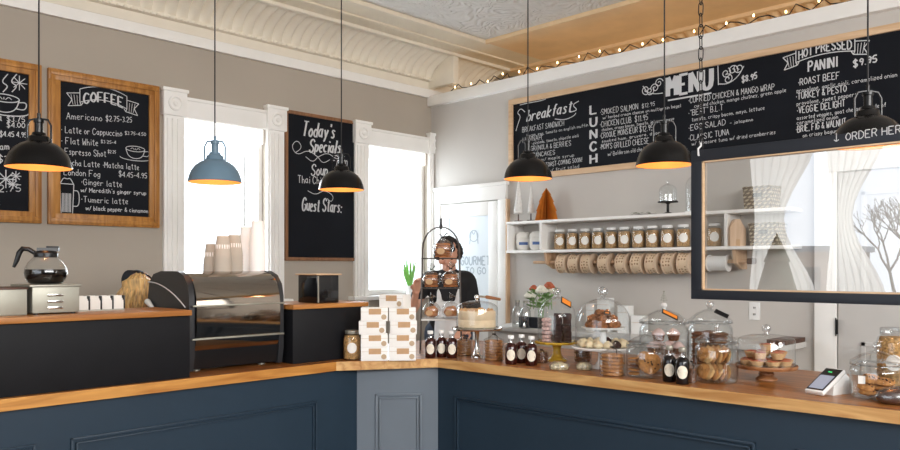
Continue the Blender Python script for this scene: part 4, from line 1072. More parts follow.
def bag_at(px, tier, flat, where, sc=1.0, dy=-0.01):
    lx = (px-441)/F*dS; p = loc2((sx, sy), lx, dy, fS); z = ZC + tz[tier] + (0.0045 if tier == 0 else 0.0025)
    kbb((p[0], p[1], z), fS, 'clear tied bag of bread ' + where, 'bread bags on the wire stand', scale=sc)
    if flat:
        for i in range(6): kfl((p[0], p[1], z+0.006+i*0.0122*sc), i, 'flat brown bread round inside the bag ' + where, 'breads inside the bags', scale=sc*0.95)
    else: krb((p[0], p[1], z+0.012), fS, 'brown bread roll inside the bag ' + where, 'breads inside the bags', scale=sc)
bag_at(443, 2, True, 'alone on the top shelf of the wire stand', 1.14)
bag_at(431.5, 1, True, 'on the middle shelf nearest the boxes', 0.98)
bag_at(450.8, 1, True, 'on the middle shelf nearest the barista', 1.03, -0.015)
bag_at(431.5, 0, False, 'on the lowest shelf above the dark red bottles', 0.98)
bag_at(450.8, 0, False, 'on the lowest shelf beside the iced cake', 1.0)

# ================================================================ BACK COUNTER ITEMS
ZB = 0.98
x, y = at(541, 5.95)
t = thing('flower_vase', 'clear vase holding the bunch of white and rust flowers', 'vase', (x, y, ZB), face(541))
MB().lathe([(0.0001,0.004),(0.04,0),(0.048,0.02),(0.05,0.12),(0.04,0.17),(0.046,0.20)], 26).build('vase_body', M['glass'], t)
def flower(m, r, label, lx, ly, zz, n=9):
    p = loc2((x, y), lx, ly, face(541)); o = thing('flower', label, 'flower', (p[0], p[1], ZB+zz), random.uniform(0, 3), 'flowers in the vase')
    mb = MB()
    for ring, (q, zz2, k) in enumerate(((0.62, 0.0, n), (0.38, r*0.3, n-2), (0.16, r*0.5, 4))):
        for i in range(k):
            a = 2*PI*i/k + ring*0.4; mb.ball((r*q*math.cos(a), r*q*math.sin(a), zz2), (r*0.36, r*0.36, r*0.30), 8, 6)
    mb.build('petals', m, o)
    MB().tube([(0,0,-r*0.2), (-lx*0.25, -ly*0.25, -(zz-0.22)), (-lx*0.1, 0, -(zz-0.14))], 0.003, 6).build('stem', M['green'], o)
flower(M['petal'], 0.055, 'large white ranunculus at the centre of the vase bunch', 0.005, -0.04, 0.285)
flower(M['rust'], 0.05, 'rust coloured bloom highest in the vase bunch', 0.062, 0.0, 0.315)
flower(M['rust'], 0.038, 'small rust bloom at the side nearest the corner door', -0.055, 0.0, 0.30)
flower(M['petal'], 0.05, 'white bloom low at the side nearest the corner door', -0.085, -0.02, 0.245)
flower(M['petal'], 0.035, 'small white bloom tucked under the highest rust bloom', 0.085, -0.02, 0.28)
t = thing('foliage_sprig', 'green leaves spreading around the flowers in the vase', 'foliage', (x, y, ZB), face(541)); t['kind'] = 'thing'
mb = MB()
for i in range(90):
    a = random.uniform(0, 2*PI); q = random.uniform(0.03, 0.12); z0 = random.uniform(0.15, 0.29)
    c = Vector((q*math.cos(a), q*math.sin(a)*0.7, z0)); d_ = Vector((math.cos(a), math.sin(a), 0.5)).normalized(); s_ = d_.cross(Vector((0,0,1))).normalized()
    L = 0.06; Wl = 0.02
    mb.add([c, c+d_*L*0.5+s_*Wl, c+d_*L, c+d_*L*0.5-s_*Wl], [[0,1,2,3]])
mb.build('leaves', M['green'], t, smooth=False)
mb = MB()
for i in range(7):
    a = i*0.9; mb.tube([(0.01*math.cos(a),0.01*math.sin(a),0.03),(0.03*math.cos(a),0.03*math.sin(a),0.19),(0.07*math.cos(a),0.06*math.sin(a),0.29)], 0.0025, 5)
mb.build('stems', M['green'], t)
def clear_bottle():
    t = thing('water_bottle', '', 'bottle')
    MB().lathe([(0.0001,0.003),(0.038,0),(0.042,0.01),(0.042,0.12),(0.032,0.15),(0.017,0.165),(0.017,0.20)], 24).build('glass_body', M['knob'], t)
    MB().lathe([(0.019,0.196),(0.019,0.212),(0.0001,0.214)], 16).build('cap', M['steel'], t); return t
kcb = Kind(clear_bottle())
kcb((*at(517.5, 5.98), ZB), 0, 'empty clear glass bottle nearest the corner door', 'clear bottles on the back counter'); kcb((*at(525.5, 5.88), ZB), 0, 'empty clear glass bottle beside the flower vase', 'clear bottles on the back counter')
x, y = at(516, 5.76)
t = thing('serving_tray', 'dark navy tray on edge in front of the clear bottles', 'tray', (4.63, y, ZB), 0)
mb = MB(); mb.box(0, 0.02, -0.14, 0.12, 0, 0.085, 0.006); mb.build('tray_panel', M['guardpaint'], t)
MB().box(-0.006, 0.0, -0.13, 0.11, 0.074, 0.081, 0.002).build('rim', M['guardpaint'], t)
# white card boxes behind the domes
for px, d_, w, h, label in ((596, 5.50, 0.095, 0.245, 'tallest white carton on the back counter behind the white stand dome'), (582.5, 5.58, 0.06, 0.20, 'narrow white carton behind the yellow and white domes'), (620, 5.42, 0.085, 0.195, 'white carton behind the dome close to the wire-tree jar'), (634, 5.34, 0.09, 0.13, 'lowest white carton behind the cupcakes jar')):
    x, y = at(px, d_)
    t = thing('carton', label, 'carton', (4.78, y, ZB), -PI/2 + 0.12)
    MB().box(-w/2, w/2, -0.045, 0.045, 0, h, 0.003).build('carton_body', M['porcelain'], t)
    MB().box(-w/2, w/2, -0.0458, -0.045, h-0.05, h-0.048).build('lid_seam', M['stamp'], t)

# ================================================================ WALL SHELF
zU = 1.82; zW = 1.585
vA = on_right(508.5, 222, 4.83)[1]; vB = on_right(792, 205, 4.83)[1]
t = thing('wall_shelf', 'long white two-level wall shelf below the menu board', 'shelf', (0,0,0))
MB().box(4.80, WR, vB, vA, zU-0.022, zU, 0.003).build('shelf_board', M['white'], t)
MB().box(4.80, WR, vB, vA, zW-0.022, zW, 0.003).build('shelf_board', M['white'], t)
def v_at(px, U=4.83): return on_right(px, 230, U)[1]
for px in (510, 542.5, 727.5):
    v = v_at(px); MB().box(4.805, WR, v-0.011, v+0.011, zW, zU-0.022, 0.002).build('divider', M['white'], t)
for px in (551, 739):
    v = v_at(px, 4.9)
    mb = MB(); mb.prism([(4.82, zW-0.022), (WR, zW-0.022), (WR, zW-0.15), (4.93, zW-0.15), (4.84, zW-0.11)], v-0.011, v+0.011, Matrix(((1,0,0,0),(0,0,1,0),(0,1,0,0),(0,0,0,1))))
    mb.build('bracket', M['birch'], t)
ZR = 1.487; UR_ = 4.875
v0 = v_at(534, UR_); v1 = v_at(751, UR_)
t = thing('dowel_rail', 'thin wooden dowel below the shelf carrying the paper rolls', 'dowel rail', (0,0,0))
MB().tube([(UR_, v0, ZR), (UR_, v1, ZR)], 0.012, 12).build('dowel', M['birch'], t)
MB().tube([(UR_, v1-0.03, ZR), (UR_, v1+0.02, ZR)], 0.02, 14).build('end_knob', M['walnut'], t)
def roll_proto(name, R, w, m, core, printm):
    t = thing(name, '', 'roll'); q = Matrix.Rotation(PI/2, 4, 'X')
    MB().lathe([(0.024,-w/2),(R,-w/2),(R,w/2),(0.024,w/2)], 30, mt=q, close=True).build('paper_band', m, t)
    mb = MB()
    for s in (-1, 1): mb.lathe([(0.024, s*(w/2+0.001)), (R+0.006, s*(w/2+0.001)), (R+0.006, s*(w/2+0.008)), (0.024, s*(w/2+0.008))], 30, mt=q, close=True)
    mb.build('side_disc', core, t)
    if printm:
        mb = MB()
        for i in range(14):
            a = 2*PI*i/14; c_, s_ = math.cos(a), math.sin(a); r = R+0.001
            mb.add([(r*math.cos(a+da), dy, r*math.sin(a+da)) for da, dy in ((-.08,-w*.2),(.08,-w*.2),(.08,w*.2),(-.08,w*.2))], [[0,1,2,3]])
        mb.build('print', printm, t)
    return t
kr = Kind(roll_proto('ribbon_roll', 0.070, 0.066, M['kraftdots'], M['rolldisc'], None))
nth = ['first', 'second', 'third', 'fourth', 'fifth', 'sixth', 'seventh', 'eighth', 'ninth']
for i, px in enumerate((565, 577.5, 590, 607.5, 625, 640.5, 655, 671.5, 687)):
    v = v_at(px, UR_); kr((UR_, v, ZR-0.011), 0.0, 'printed kraft roll, %s along the dowel from the corner door' % nth[i], 'kraft rolls on the dowel', rot=(0, random.uniform(0, 2), 0))
kr2 = Kind(roll_proto('paper_roll', 0.050, 0.12, M['porcelain'], M['porcelain'], None))
kr2((UR_, v_at(719, UR_), ZR-0.011), 0, 'narrow white paper roll on the dowel behind the guard glass', rot=(0,0.4,0))
kr3 = Kind(roll_proto('twine_roll', 0.055, 0.022, M['iron'], M['iron'], None))
kr3((UR_, v_at(705, UR_), ZR-0.011), 0, 'dark strap roll on the dowel just inside the guard glass', rot=(0,0.4,0))
kj = Kind(mason_proto(0.158, 0.047, M['nuts'], M['porcelain'], M['paper'], 0.031, fillh=0.80))
jn = ['beside the shelf divider', 'second from the shelf divider', 'third from the shelf divider', 'fourth from the shelf divider', 'fifth from the shelf divider', 'sixth from the shelf divider', 'seventh from the shelf divider', 'eighth from the shelf divider', 'ninth from the shelf divider', 'last before the guard frame', 'alone behind the guard glass']
for i, px in enumerate((560, 572.5, 585, 598, 611.5, 624.5, 638.5, 652.5, 667.5, 683.5, 714.5)):
    kj((4.90, v_at(px, 4.90), zW), face(px), 'mason jar with round white label, ' + jn[i], 'mason jars on the lower shelf')
def flour_bag():
    t = thing('paper_bag', '', 'bag')
    def fn(c):
        c.x = max(-0.8, min(0.8, c.x))/0.8; c.y = max(-0.7, min(0.7, c.y))/0.7; c.z = max(-0.85, min(0.85, c.z)); 
        if c.z > 0.4: c.y *= 0.6
        return c*(1+0.04*math.sin(8*c.x)*math.sin(9*c.z))
    MB().ball((0,0,0.074), (0.058,0.042,0.087), 20, 14, fn).build('bag_body', M['paper'], t)
    MB().box(-0.035, 0.035, -0.0475, -0.042, 0.045, 0.068).build('blue_label', M['blue'], t)
    mb = MB(); mb.tube([(-0.04,0,0.146),(0,-0.004,0.150),(0.045,0,0.146)], 0.005, 6); mb.build('folded_top', M['paper'], t)
    return t
kf = Kind(flour_bag())
kf((4.90, v_at(523.5, 4.9), zW), face(523), 'white paper bag with blue label nearest the corner door', 'white bags on the lower shelf'); kf((4.89, v_at(537, 4.89), zW), face(537), 'white paper bag with blue label against the shelf divider', 'white bags on the lower shelf')
# top shelf
def brush_tree(px, h, r, label):
    t = thing('bottle_brush_tree', label, 'ornament', (4.90, v_at(px, 4.9), zU), 0, 'white brush trees on the shelf')
    MB().lathe([(0.0001,0),(0.036,0),(0.036,0.012),(0.006,0.014),(0.005,0.07),(0.0001,0.07)], 18).build('base', M['walnut'], t)
    pr = [(0.0001,0.065),(r*0.9,0.07)]
    for i in range(12): z = 0.075 + (h-0.075)*i/11; rr = r*(1-i/11.5); pr += [(rr, z), (rr*0.85, z+0.008)]
    pr.append((0.0001, h+0.01)); MB().lathe(pr, 20).build('bristles', M['brush'], t)
brush_tree(518.5, 0.36, 0.042, 'taller white bottle-brush tree at the shelf end'); brush_tree(531, 0.30, 0.030, 'shorter white bottle-brush tree beside the orange paper tree')
t = thing('paper_tree', 'orange honeycomb paper tree standing on the upper shelf', 'ornament', (4.89, v_at(546.5, 4.89), zU), face(546))
mb = MB(); pf = [(0.092,0.0),(0.075,0.075),(0.082,0.078),(0.055,0.145),(0.062,0.149),(0.033,0.205),(0.038,0.208),(0.0,0.262)]
for k in range(18):
    a = PI*2*k/18; ca, sa = math.cos(a), math.sin(a)
    vs = [(r*ca, r*sa, z) for r, z in pf] + [(0.0, 0.0, 0.0)]
    mb.add(vs, [list(range(len(vs)))])
mb.build('tissue_fins', M['honeycomb'], t, smooth=False, recalc=False)
t = thing('glass_cloche', 'small glass cloche on a black pedestal on the upper shelf', 'cloche', (4.89, v_at(668, 4.89), zU), 0)
MB().lathe([(0.0001,0),(0.038,0),(0.036,0.006),(0.01,0.016),(0.009,0.07),(0.02,0.078),(0.070,0.082),(0.070,0.09),(0.0001,0.09)], 26).build('pedestal', M['iron'], t)
cake_dome(t, 0.060, 0.0905, 0.12, M['knob'], 0.011, 0.6)
t = thing('bell_jar', 'tall glass bell jar on the upper shelf by the guard frame', 'bell jar', (4.89, v_at(695.5, 4.89), zU), 0)
MB().lathe([(0.0001,0),(0.072,0),(0.072,0.012),(0.0001,0.012)], 26).build('base', M['porcelain'], t)
cake_dome(t, 0.064, 0.0122, 0.24, M['knob'], 0.011, 0.72)
t = thing('eucalyptus_sprig', 'dried grey-green sprig lying flat on the upper shelf', 'sprig', (4.86, v_at(643, 4.86), zU), 0)
mb = MB()
for i in range(26):
    v = random.uniform(-0.1, 0.1); c = Vector((random.uniform(-0.02,0.03), v, random.uniform(0.004,0.024))); a = random.uniform(0, 6); e = Vector((math.cos(a), math.sin(a), 0.2))*0.014; s_ = Vector((-math.sin(a), math.cos(a), 0.3))*0.008
    mb.add([c-e, c+s_, c+e, c-s_], [[0,1,2,3]])
mb.build('leaves', M['sage'], t, smooth=False); MB().tube([(0,-0.11,0.004),(0.005,0,0.008),(0,0.11,0.004)], 0.002, 5).build('stem', M['bark'], t)
def basket(w, d_, h):
    t = thing('wicker_basket', '', 'basket'); mb = MB()
    def ring(s, z): return [(-d_/2*s, -w/2*s, z), (d_/2*s, -w/2*s, z), (d_/2*s, w/2*s, z), (-d_/2*s, w/2*s, z)]
    vs = ring(0.93, 0) + ring(1, h) + ring(0.92, h) + ring(0.86, 0.01)
    fs = [[3,2,1,0]] + [[i, (i+1)%4, 4+(i+1)%4, 4+i] for i in range(4)] + [[4+i, 4+(i+1)%4, 8+(i+1)%4, 8+i] for i in range(4)] + [[8+i, 8+(i+1)%4, 12+(i+1)%4, 12+i] for i in range(4)] + [[12,13,14,15]]
    mb.add(vs, fs); mb.build('woven_body', M['wicker'], t, smooth=False)
    mb = MB(); mb.tube([Vector(p)+Vector((0,0,0.002)) for p in ring(0.97, h)], 0.008, 8, closed=True)
    mb.build('braided_rim', M['wicker'], t)
    mb = MB(); mb.box(-d_/2*0.99-0.002, -d_/2*0.97, -0.028, 0.028, h*0.55, h*0.75, 0.001); mb.build('handle_hole', M['plastic'], t); return t
kbk = Kind(basket(0.185, 0.15, 0.135))
kbk((4.90, v_at(762, 4.9), zU), 0, 'grey wicker basket on the upper shelf behind the guard glass', 'wicker baskets'); kbk((4.90, v_at(768, 4.9), zW), 0, 'grey wicker basket on the lower shelf behind the guard glass', 'wicker baskets')
t = thing('wooden_house', 'small plain wooden house block beside the lower wicker basket', 'ornament', (4.85, v_at(738, 4.87), zW), face(738)+0.3)
mb = MB(); mb.prism([(-0.05,0),(0.05,0),(0.05,0.11),(0.012,0.175),(-0.016,0.175),(-0.05,0.12)], -0.03, 0.03, Matrix.Rotation(PI/2, 4, 'X')); mb.build('house_block', M['birch'], t, smooth=False)
MB().box(-0.012, 0.012, -0.0315, -0.029, 0.0, 0.045).build('door_cutout', M['kraft'], t)

# ================================================================ CHALKBOARDS
def framed_board(name, label, cat, lo, hi, z0, z1, plane, fw, fm, th=0.03):
    t = thing(name, label, cat, (0,0,0)); mb = MB(); s = MB()
    def bx(m, a, b, zz0, zz1, t0, t1, bev):
        if plane == 'y': m.box(a, b, WL-t1, WL-t0, zz0, zz1, bev)
        else: m.box(WR-t1, WR-t0, a, b, zz0, zz1, bev)
    bx(mb, lo, hi, z1-fw, z1, 0, th, 0.005); bx(mb, lo, hi, z0, z0+fw, 0, th, 0.005)
    bx(mb, lo, lo+fw, z0+fw*0.9, z1-fw*0.9, 0, th, 0.005); bx(mb, hi-fw, hi, z0+fw*0.9, z1-fw*0.9, 0, th, 0.005)
    if fw > 0.05:
        g = fw*0.55
        bx(mb, lo+0.012, hi-0.012, z1-g, z1-0.012, th-0.002, th+0.008, 0.004); bx(mb, lo+0.012, hi-0.012, z0+0.012, z0+g, th-0.002, th+0.008, 0.004)
        bx(mb, lo+0.012, lo+g, z0+g, z1-g, th-0.002, th+0.008, 0.004); bx(mb, hi-g, hi-0.012, z0+g, z1-g, th-0.002, th+0.008, 0.004)
    mb.build('frame', fm, t)
    bx(s, lo+fw*0.8, hi-fw*0.8, z0+fw*0.8, z1-fw*0.8, 0.002, 0.014, 0); s.build('slate', M['slateboard'], t, smooth=False)
    return t
# -- COFFEE board
u0 = on_left(47, 68)[0]; u1 = on_left(158, 87)[0]
t = framed_board('chalkboard', 'oak-framed chalkboard headed COFFEE beside the window', 'chalkboard', u0, u1, 1.72, 2.70, 'y', 0.072, M['oakframe'])
def left_chalk(): return Chalk((0, WL-0.014, 0), (1,0,0), (0,-1,0))
ch = left_chalk(); PL = WL-0.016
def lp(px, py): q = on_left(px, py, PL); return (q[0], q[2])
def ltext(s, a, b, hpx, w=None, **k):
    p, q = lp(*a), lp(*b); d = PL/dirv(a[0])[1]; ch.text(s, p, q[0], hpx*d/F*0.88, w, z1=q[1], **k)
ch.banner(lp(80,102)[0], lp(127,108)[0], lp(103,104)[1]-0.01, 0.085, 0.005, 0.035)
ltext('COFFEE', (84,104), (123,108), 11.5, 0.008, cal=0.5, arc=0.35, jit=0.01)
W_ = 0.0036
ltext('Americano', (66.5,119), (102,121), 7.5, W_); ltext('$2.75-3.25', (106,121), (132,122.5), 6, 0.004)
ltext('* Latte or Cappuccino', (61,132.5), (122,136.5), 7.5, W_); ltext('$3.75-4.50', (125,134.5), (146,136), 3.6, 0.003)
ltext('* Flat White', (61,143.7), (98,146), 7.5, W_); ltext('$3.25-4', (101,143), (116,144), 3.4, 0.003)
ltext('Espresso Shot', (65,154.6), (106,157), 7.5, W_); ltext('$2.25', (108,153), (116,153.5), 3.4, 0.003)
ltext('Mocha Latte *Matcha latte', (65,165), (139,170), 6.8, W_)
ltext('London Fog', (64,175), (100,177.5), 7.5, W_); ltext('$4.45-4.95', (119,176.5), (147,178.5), 6, 0.004)
ltext('*Ginger latte', (81,184.5), (122,187.5), 6.8, W_); ltext("w/ Meredith's ginger syrup", (81,192), (146,195), 5, 0.004)
ltext('*Tumeric latte', (81,202), (128,204.5), 6.8, W_); ltext('w/ black pepper & cinnamon', (86,210), (148,213), 5, 0.004)
def cup_drawing(c, s, w=0.005):
    ch.stroke([(c[0]+s*math.cos(a), c[1]+0.28*s*math.sin(a)) for a in [2*PI*i/20 for i in range(21)]], w)
    ch.curve([(c[0]-s,c[1]),(c[0]-s*.8,c[1]-s*.7),(c[0]-s*.3,c[1]-s),(c[0]+s*.3,c[1]-s),(c[0]+s*.8,c[1]-s*.7),(c[0]+s,c[1])], w)
    ch.curve([(c[0]+s*.9,c[1]-s*.2),(c[0]+s*1.5,c[1]-s*.1),(c[0]+s*1.4,c[1]-s*.7),(c[0]+s*.75,c[1]-s*.65)], w)
    ch.stroke([(c[0]+1.6*s*math.cos(a), c[1]-s*.9+0.32*s*math.sin(a)) for a in [PI+PI*i/14 for i in range(15)]], w)
    for k in (-.5, 0, .5): ch.curve([(c[0]+s*k,c[1]-s*.05),(c[0]+s*k*.6,c[1]+s*.12),(c[0]+s*k*.2,c[1]-s*.1)], w*.7)
cup_drawing(lp(135.5,149), 0.065, 0.0045)
c = lp(67,198); 
ch.stroke([(c[0]-.042,c[1]+.09),(c[0]-.034,c[1]-.10),(c[0]+.034,c[1]-.10),(c[0]+.042,c[1]+.09),(c[0]-.042,c[1]+.09)], 0.005)
ch.curve([(c[0]+.04,c[1]+.05),(c[0]+.075,c[1]+.05),(c[0]+.075,c[1]-.05),(c[0]+.036,c[1]-.05)], 0.005); ch.curve([(c[0]-.04,c[1]+.09),(c[0]-.02,c[1]+.13),(c[0],c[1]+.12),(c[0]+.02,c[1]+.13),(c[0]+.04,c[1]+.09)], 0.005)
for k in range(7): ch.stroke([(c[0]-.026+.008*k,c[1]-.09),(c[0]-.028+.0085*k,c[1]+.03)], 0.0045)
ch.build(t)
# -- board cut by the frame edge
u1b = on_left(40.5, 65)[0]
t = framed_board('chalkboard', 'oak-framed chalkboard with chalk teacup and snowflakes behind a pendant lamp', 'chalkboard', u1b-0.72, u1b, 1.72, 2.705, 'y', 0.072, M['oakframe'])
ch = left_chalk()
cup_drawing(lp(4,98), 0.085, 0.006)
for kx in (0, 9): ch.curve([lp(3+kx,92), lp(9+kx,86), lp(1+kx,82), lp(8+kx,74)], 0.006)
def flake(c, r, w=0.005):
    for k in range(4):
        a = PI*k/4; ch.stroke([(c[0]-r*math.cos(a), c[1]-r*math.sin(a)), (c[0]+r*math.cos(a), c[1]+r*math.sin(a))], w)
flake(lp(19.5,83), 0.045); flake(lp(6,179), 0.055, 0.006); flake(lp(16,176), 0.03); flake(lp(13,184), 0.03)
ltext('Tea', (-20,123), (2,121), 9, 0.005); ltext('$3.75', (7,121.5), (25,122), 6, 0.0045); ltext('$4.00', (7,127.5), (25,128), 6, 0.0045)
ltext('Chai latte', (-40,133), (-2,135), 8, 0.005); ltext('$4.45 4.95', (0,136.5), (27,137.5), 6, 0.0045)
ltext('Steam', (-14,149), (9,150), 8, 0.005); ltext('Hot cocoa $3.50', (-48,161), (22,163), 8, 0.005); ltext('Cider $2.75', (-40,190.5), (21,192), 8, 0.005); ltext('Iced tea', (-40,204), (0,205), 8, 0.005)
ch.build(t)
# -- specials
us0 = on_left(284, 110)[0]; us1 = on_left(356.5, 121)[0]
t = framed_board('chalkboard', "tall thin-framed chalkboard headed Today's Specials between the windows", 'chalkboard', us0, us1, 1.50, 2.695, 'y', 0.028, M['thinframe'], 0.022)
ch = left_chalk()
ltext("Today's", (302,136), (334,139), 17, 0.010, slant=0.2, cal=0.6, jit=0.03); ltext('Specials', (309,152), (340,153), 15, 0.010, slant=0.2, cal=0.6, jit=0.03)
ltext('Soup', (311,175), (327,176), 13, 0.008, slant=0.15, cal=0.4); ltext('Thai Chicken', (298,183), (333,184.5), 8.5, 0.006)
ltext('From', (332,165), (347,166), 11, 0.006, slant=0.2); ltext('Guest Stars:', (302,211), (341,212.5), 15, 0.009, slant=0.12, cal=0.5, jit=0.03)
c = lp(318,157)
for s in (-1, 1):
    ch.curve([(c[0],c[1]),(c[0]+s*.10,c[1]+.05),(c[0]+s*.20,c[1]-.01),(c[0]+s*.26,c[1]+.06),(c[0]+s*.20,c[1]+.12),(c[0]+s*.15,c[1]+.06),(c[0]+s*.22,c[1]+.01)], 0.005)
    ch.curve([(c[0],c[1]),(c[0]+s*.05,c[1]-.05),(c[0]+s*.12,c[1]-.01)], 0.005)
c = lp(322,192); ch.curve([(c[0]-.14,c[1]),(c[0]-.06,c[1]-.03),(c[0]+.02,c[1]+.02),(c[0]+.12,c[1]-.02),(c[0]+.1,c[1]-.08),(c[0]+.05,c[1]-.05)], 0.005)
ch.build(t)
# -- long menu board
vM = on_right(510.5, 100)[1]
t = framed_board('menu_board', 'very long pine-framed chalkboard with the breakfast and lunch menu', 'menu board', 0.55, vM, 2.178, 2.867, 'x', 0.045, M['pineframe'])
PR = WR-0.016
ch = Chalk((WR-0.014, 0, 0), (0,-1,0), (-1,0,0))
def rp(px, py): return ch.loc(on_right(px, py, PR))
def rtext(s, a, b, hpx, w=None, **k):
    p, q = rp(*a), rp(*b); d = PR/dirv(a[0])[0]; ch.text(s, p, q[0], hpx*d/F*0.80, w, z1=q[1], **k)
rtext('breakfast', (527,121.5), (571,112), 14, 0.009, slant=0.25, cal=0.6, jit=0.02)
ch.curve([rp(525,112), rp(521,108), rp(517,113), rp(521,116), rp(518,124), rp(516,131)], 0.007); ch.curve([rp(520,105), rp(528,103), rp(540,101), rp(546,99)], 0.006)
ch.curve([rp(571,112), rp(578,110), rp(572,105), rp(579,101)], 0.007); ch.curve([rp(555,119), rp(565,120), rp(574,116), rp(576,113)], 0.006)
BW, SW = 0.0037, 0.0029
rtext('BREAKFAST SANDWICH', (522.5,132.3), (564,125.5), 6.3, BW); rtext('bacon, egg, tomato on english muffin', (527,137.4), (588,126.5), 3.8, SW)
rtext('HANNAH', (523,143), (541.5,139.5), 6.2, BW); rtext('avocado, tomato, chipotle aioli', (533,144.5), (578.5,137), 3.8, SW)
rtext('GRANOLA & BERRIES', (531,151), (571,145.5), 6, BW); rtext('PANCAKES', (533,157.5), (555,154.3), 5.5, BW)
rtext('w/ maple syrup', (541.5,161), (574,156.5), 4, SW); rtext('TOAST-COMING SOON!', (546,167), (582,161.8), 5.5, BW); rtext('w/ fruit salad', (549,172), (579,167.5), 4, SW)
for i, c_ in enumerate('LUNCH'): rtext(c_, (590.5, 114.3+12.35*i), (596.6, 113.2+12.3*i), 10.8, 0.014, jit=0.0, cal=0.4)
rtext('*SMOKED SALMON', (600,115), (638,109.2), 7, BW); rtext('$12.95', (642,108), (655,105.5), 5, SW)
rtext('w/ herbed cream cheese on multigrain bagel', (603,119.3), (681,107), 3.8, SW)
rtext('*CHICKEN CLUB  $11.95', (600,127.3), (648,120), 7, BW); rtext('chicken, crispy bacon, tomato, jalapeno mayo', (602,131.3), (674,120), 3.8, SW)
rtext('*CROQUE MONSIEUR $12.95', (600,138.5), (653,130), 6.8, BW); rtext('smoked ham, gruyere, dijon', (602,142.8), (660,134), 3.8, SW)
rtext("*MOM'S GRILLED CHEESE", (600,149.8), (649,143.3), 6.8, BW); rtext('w/ Balderson old cheddar', (608,156), (650,150), 5, SW)
rtext('MENU', (668,96.5), (711.5,88), 23.5, 0.024, cal=0.5, jit=0.01); ch.stroke([rp(668,100.5), rp(711.5,93)], 0.011)
for s, cx_, cy_ in ((1, 655, 88), (1, 650, 91), (-1, 659, 83), (1, 646, 90)): ch.spiral(rp(cx_, cy_), 0.006, 0.035, 1.4, 0.5*cx_, 0.006, s)
ch.curve([rp(643,86), rp(648,93), rp(655,94), rp(663,93)], 0.006)
for s, cx_, cy_ in ((1, 726, 73), (-1, 733, 70), (1, 728, 79), (-1, 739, 68)): ch.spiral(rp(cx_, cy_), 0.006, 0.036, 1.4, 0.5*cx_, 0.006, s)
ch.stroke([rp(718,65), rp(718.5,85)], 0.006); ch.curve([rp(719,84), rp(728,84), rp(738,77), rp(744,66)], 0.006)
rtext('$8.95', (742,82.5), (757,78.5), 7.5, 0.008)
rtext('*CURRIED CHICKEN & MANGO WRAP', (688.5,103.3), (774.5,89.5), 7, BW); rtext('curried chicken, mango chutney, green apple', (694.5,107.8), (786,92), 4.6, SW)
rtext('*"BEST" B.L.T', (688.5,116), (723,110), 7, BW); rtext('tomato, crispy bacon, mayo, lettuce', (692,121.5), (764.5,109.6), 4.6, SW)
rtext('*EGG SALAD', (688.5,130.6), (725.5,124.8), 7, BW); rtext('- jalapeno', (730,124.5), (753,121), 4, SW)
rtext('*CLASSIC TUNA', (688.5,141), (729,134.6), 7, BW); rtext('w/ Albacore tuna w/ dried cranberries', (692,145.6), (775.5,134), 4.6, SW)
p, q = rp(796,62.5), rp(855,51)
ch.banner(p[0], q[0], p[1], 0.085, 0.006, 0.02, q[1]-p[1])
rtext('HOT PRESSED', (799,59.8), (851.5,49.2), 11, 0.008, jit=0.01, arc=0.36); rtext('PANINI', (808.5,71.8), (837,66.6), 12.5, 0.010, jit=0.01)
rtext('$9.95', (853.5,67), (877,62), 8.5, 0.008)
rtext('*ROAST BEEF', (798,85.5), (839.5,78.5), 8.2, 0.0048); rtext('provolone, garlic aioli, caramelized onion', (797,92.8), (897,76.5), 5.2, SW)
rtext('*TURKEY & PESTO', (796,99.8), (846.5,91.5), 8.2, 0.0048); rtext('provolone, sweet peppers', (797,105.8), (857,96), 5.2, SW)
rtext('*VEGGIE DELIGHT', (797,113.8), (845,106.3), 8.2, 0.0048); rtext('assorted veggies, goat cheese, drizzle of', (797,120.2), (886,106.5), 5, SW)
rtext('caramelized onion', (797,125), (838,118.6), 5, SW); rtext('*BRIE, FIG & WALNUT', (796,132.5), (846,125), 8, 0.0048); rtext('on crispy baguette', (803,137.4), (845,131.5), 5, SW)
ch.build(t)

# ================================================================ HANGING GLASS GUARD
UG = 2.965; gz0, gz1 = 1.318, 1.929
gv1 = on_right(693, 200, UG)[1]; gv0 = 0.27
t = thing('glass_guard', 'large navy-framed glass guard hanging on chains above the counter', 'glass guard', (0,0,0))
fwd = 0.047
mb = MB(); mb.box(UG-0.018, UG+0.018, gv0, gv1, gz1-fwd, gz1, 0.003); mb.box(UG-0.018, UG+0.018, gv0, gv1, gz0, gz0+0.038, 0.003)
mb.box(UG-0.018, UG+0.018, gv1-fwd, gv1, gz0+0.036, gz1-fwd+0.002, 0.003); mb.box(UG-0.018, UG+0.018, gv0, gv0+fwd, gz0+0.036, gz1-fwd+0.002, 0.003)
fr = mb.build('frame', M['guardpaint'], t)
mb = MB(); e = 0.006; a, b, z0, z1 = gv0+fwd, gv1-fwd, gz0+0.038, gz1-fwd
mb.box(UG-0.016, UG+0.0, a, b, z0, z0+e); mb.box(UG-0.016, UG, a, b, z1-e, z1); mb.box(UG-0.016, UG, a, a+e, z0, z1); mb.box(UG-0.016, UG, b-e, b, z0, z1)
mb.build('inner_bead', M['pineframe'], fr, smooth=False)
mb = MB(); mb.add([(UG+0.002, a, z0), (UG+0.002, b, z0), (UG+0.002, b, z1), (UG+0.002, a, z1)], [[0,1,2,3]]); mb.build('glass_sheet', M['guardglass'], t, smooth=False)
ch = Chalk((UG-0.018, 0, 0), (0,-1,0), (-1,0,0))
def gp(px, py): return ch.loc(on_right(px, py, UG-0.02))
p, q = gp(846,140.5), gp(908,131.5); ch.text('ORDER HERE', p, q[0], 0.027, 0.0032, z1=q[1]); p = gp(833,142); ch.text('|', p, p[0]+0.02, 0.03, 0.003)
ch.build(fr)
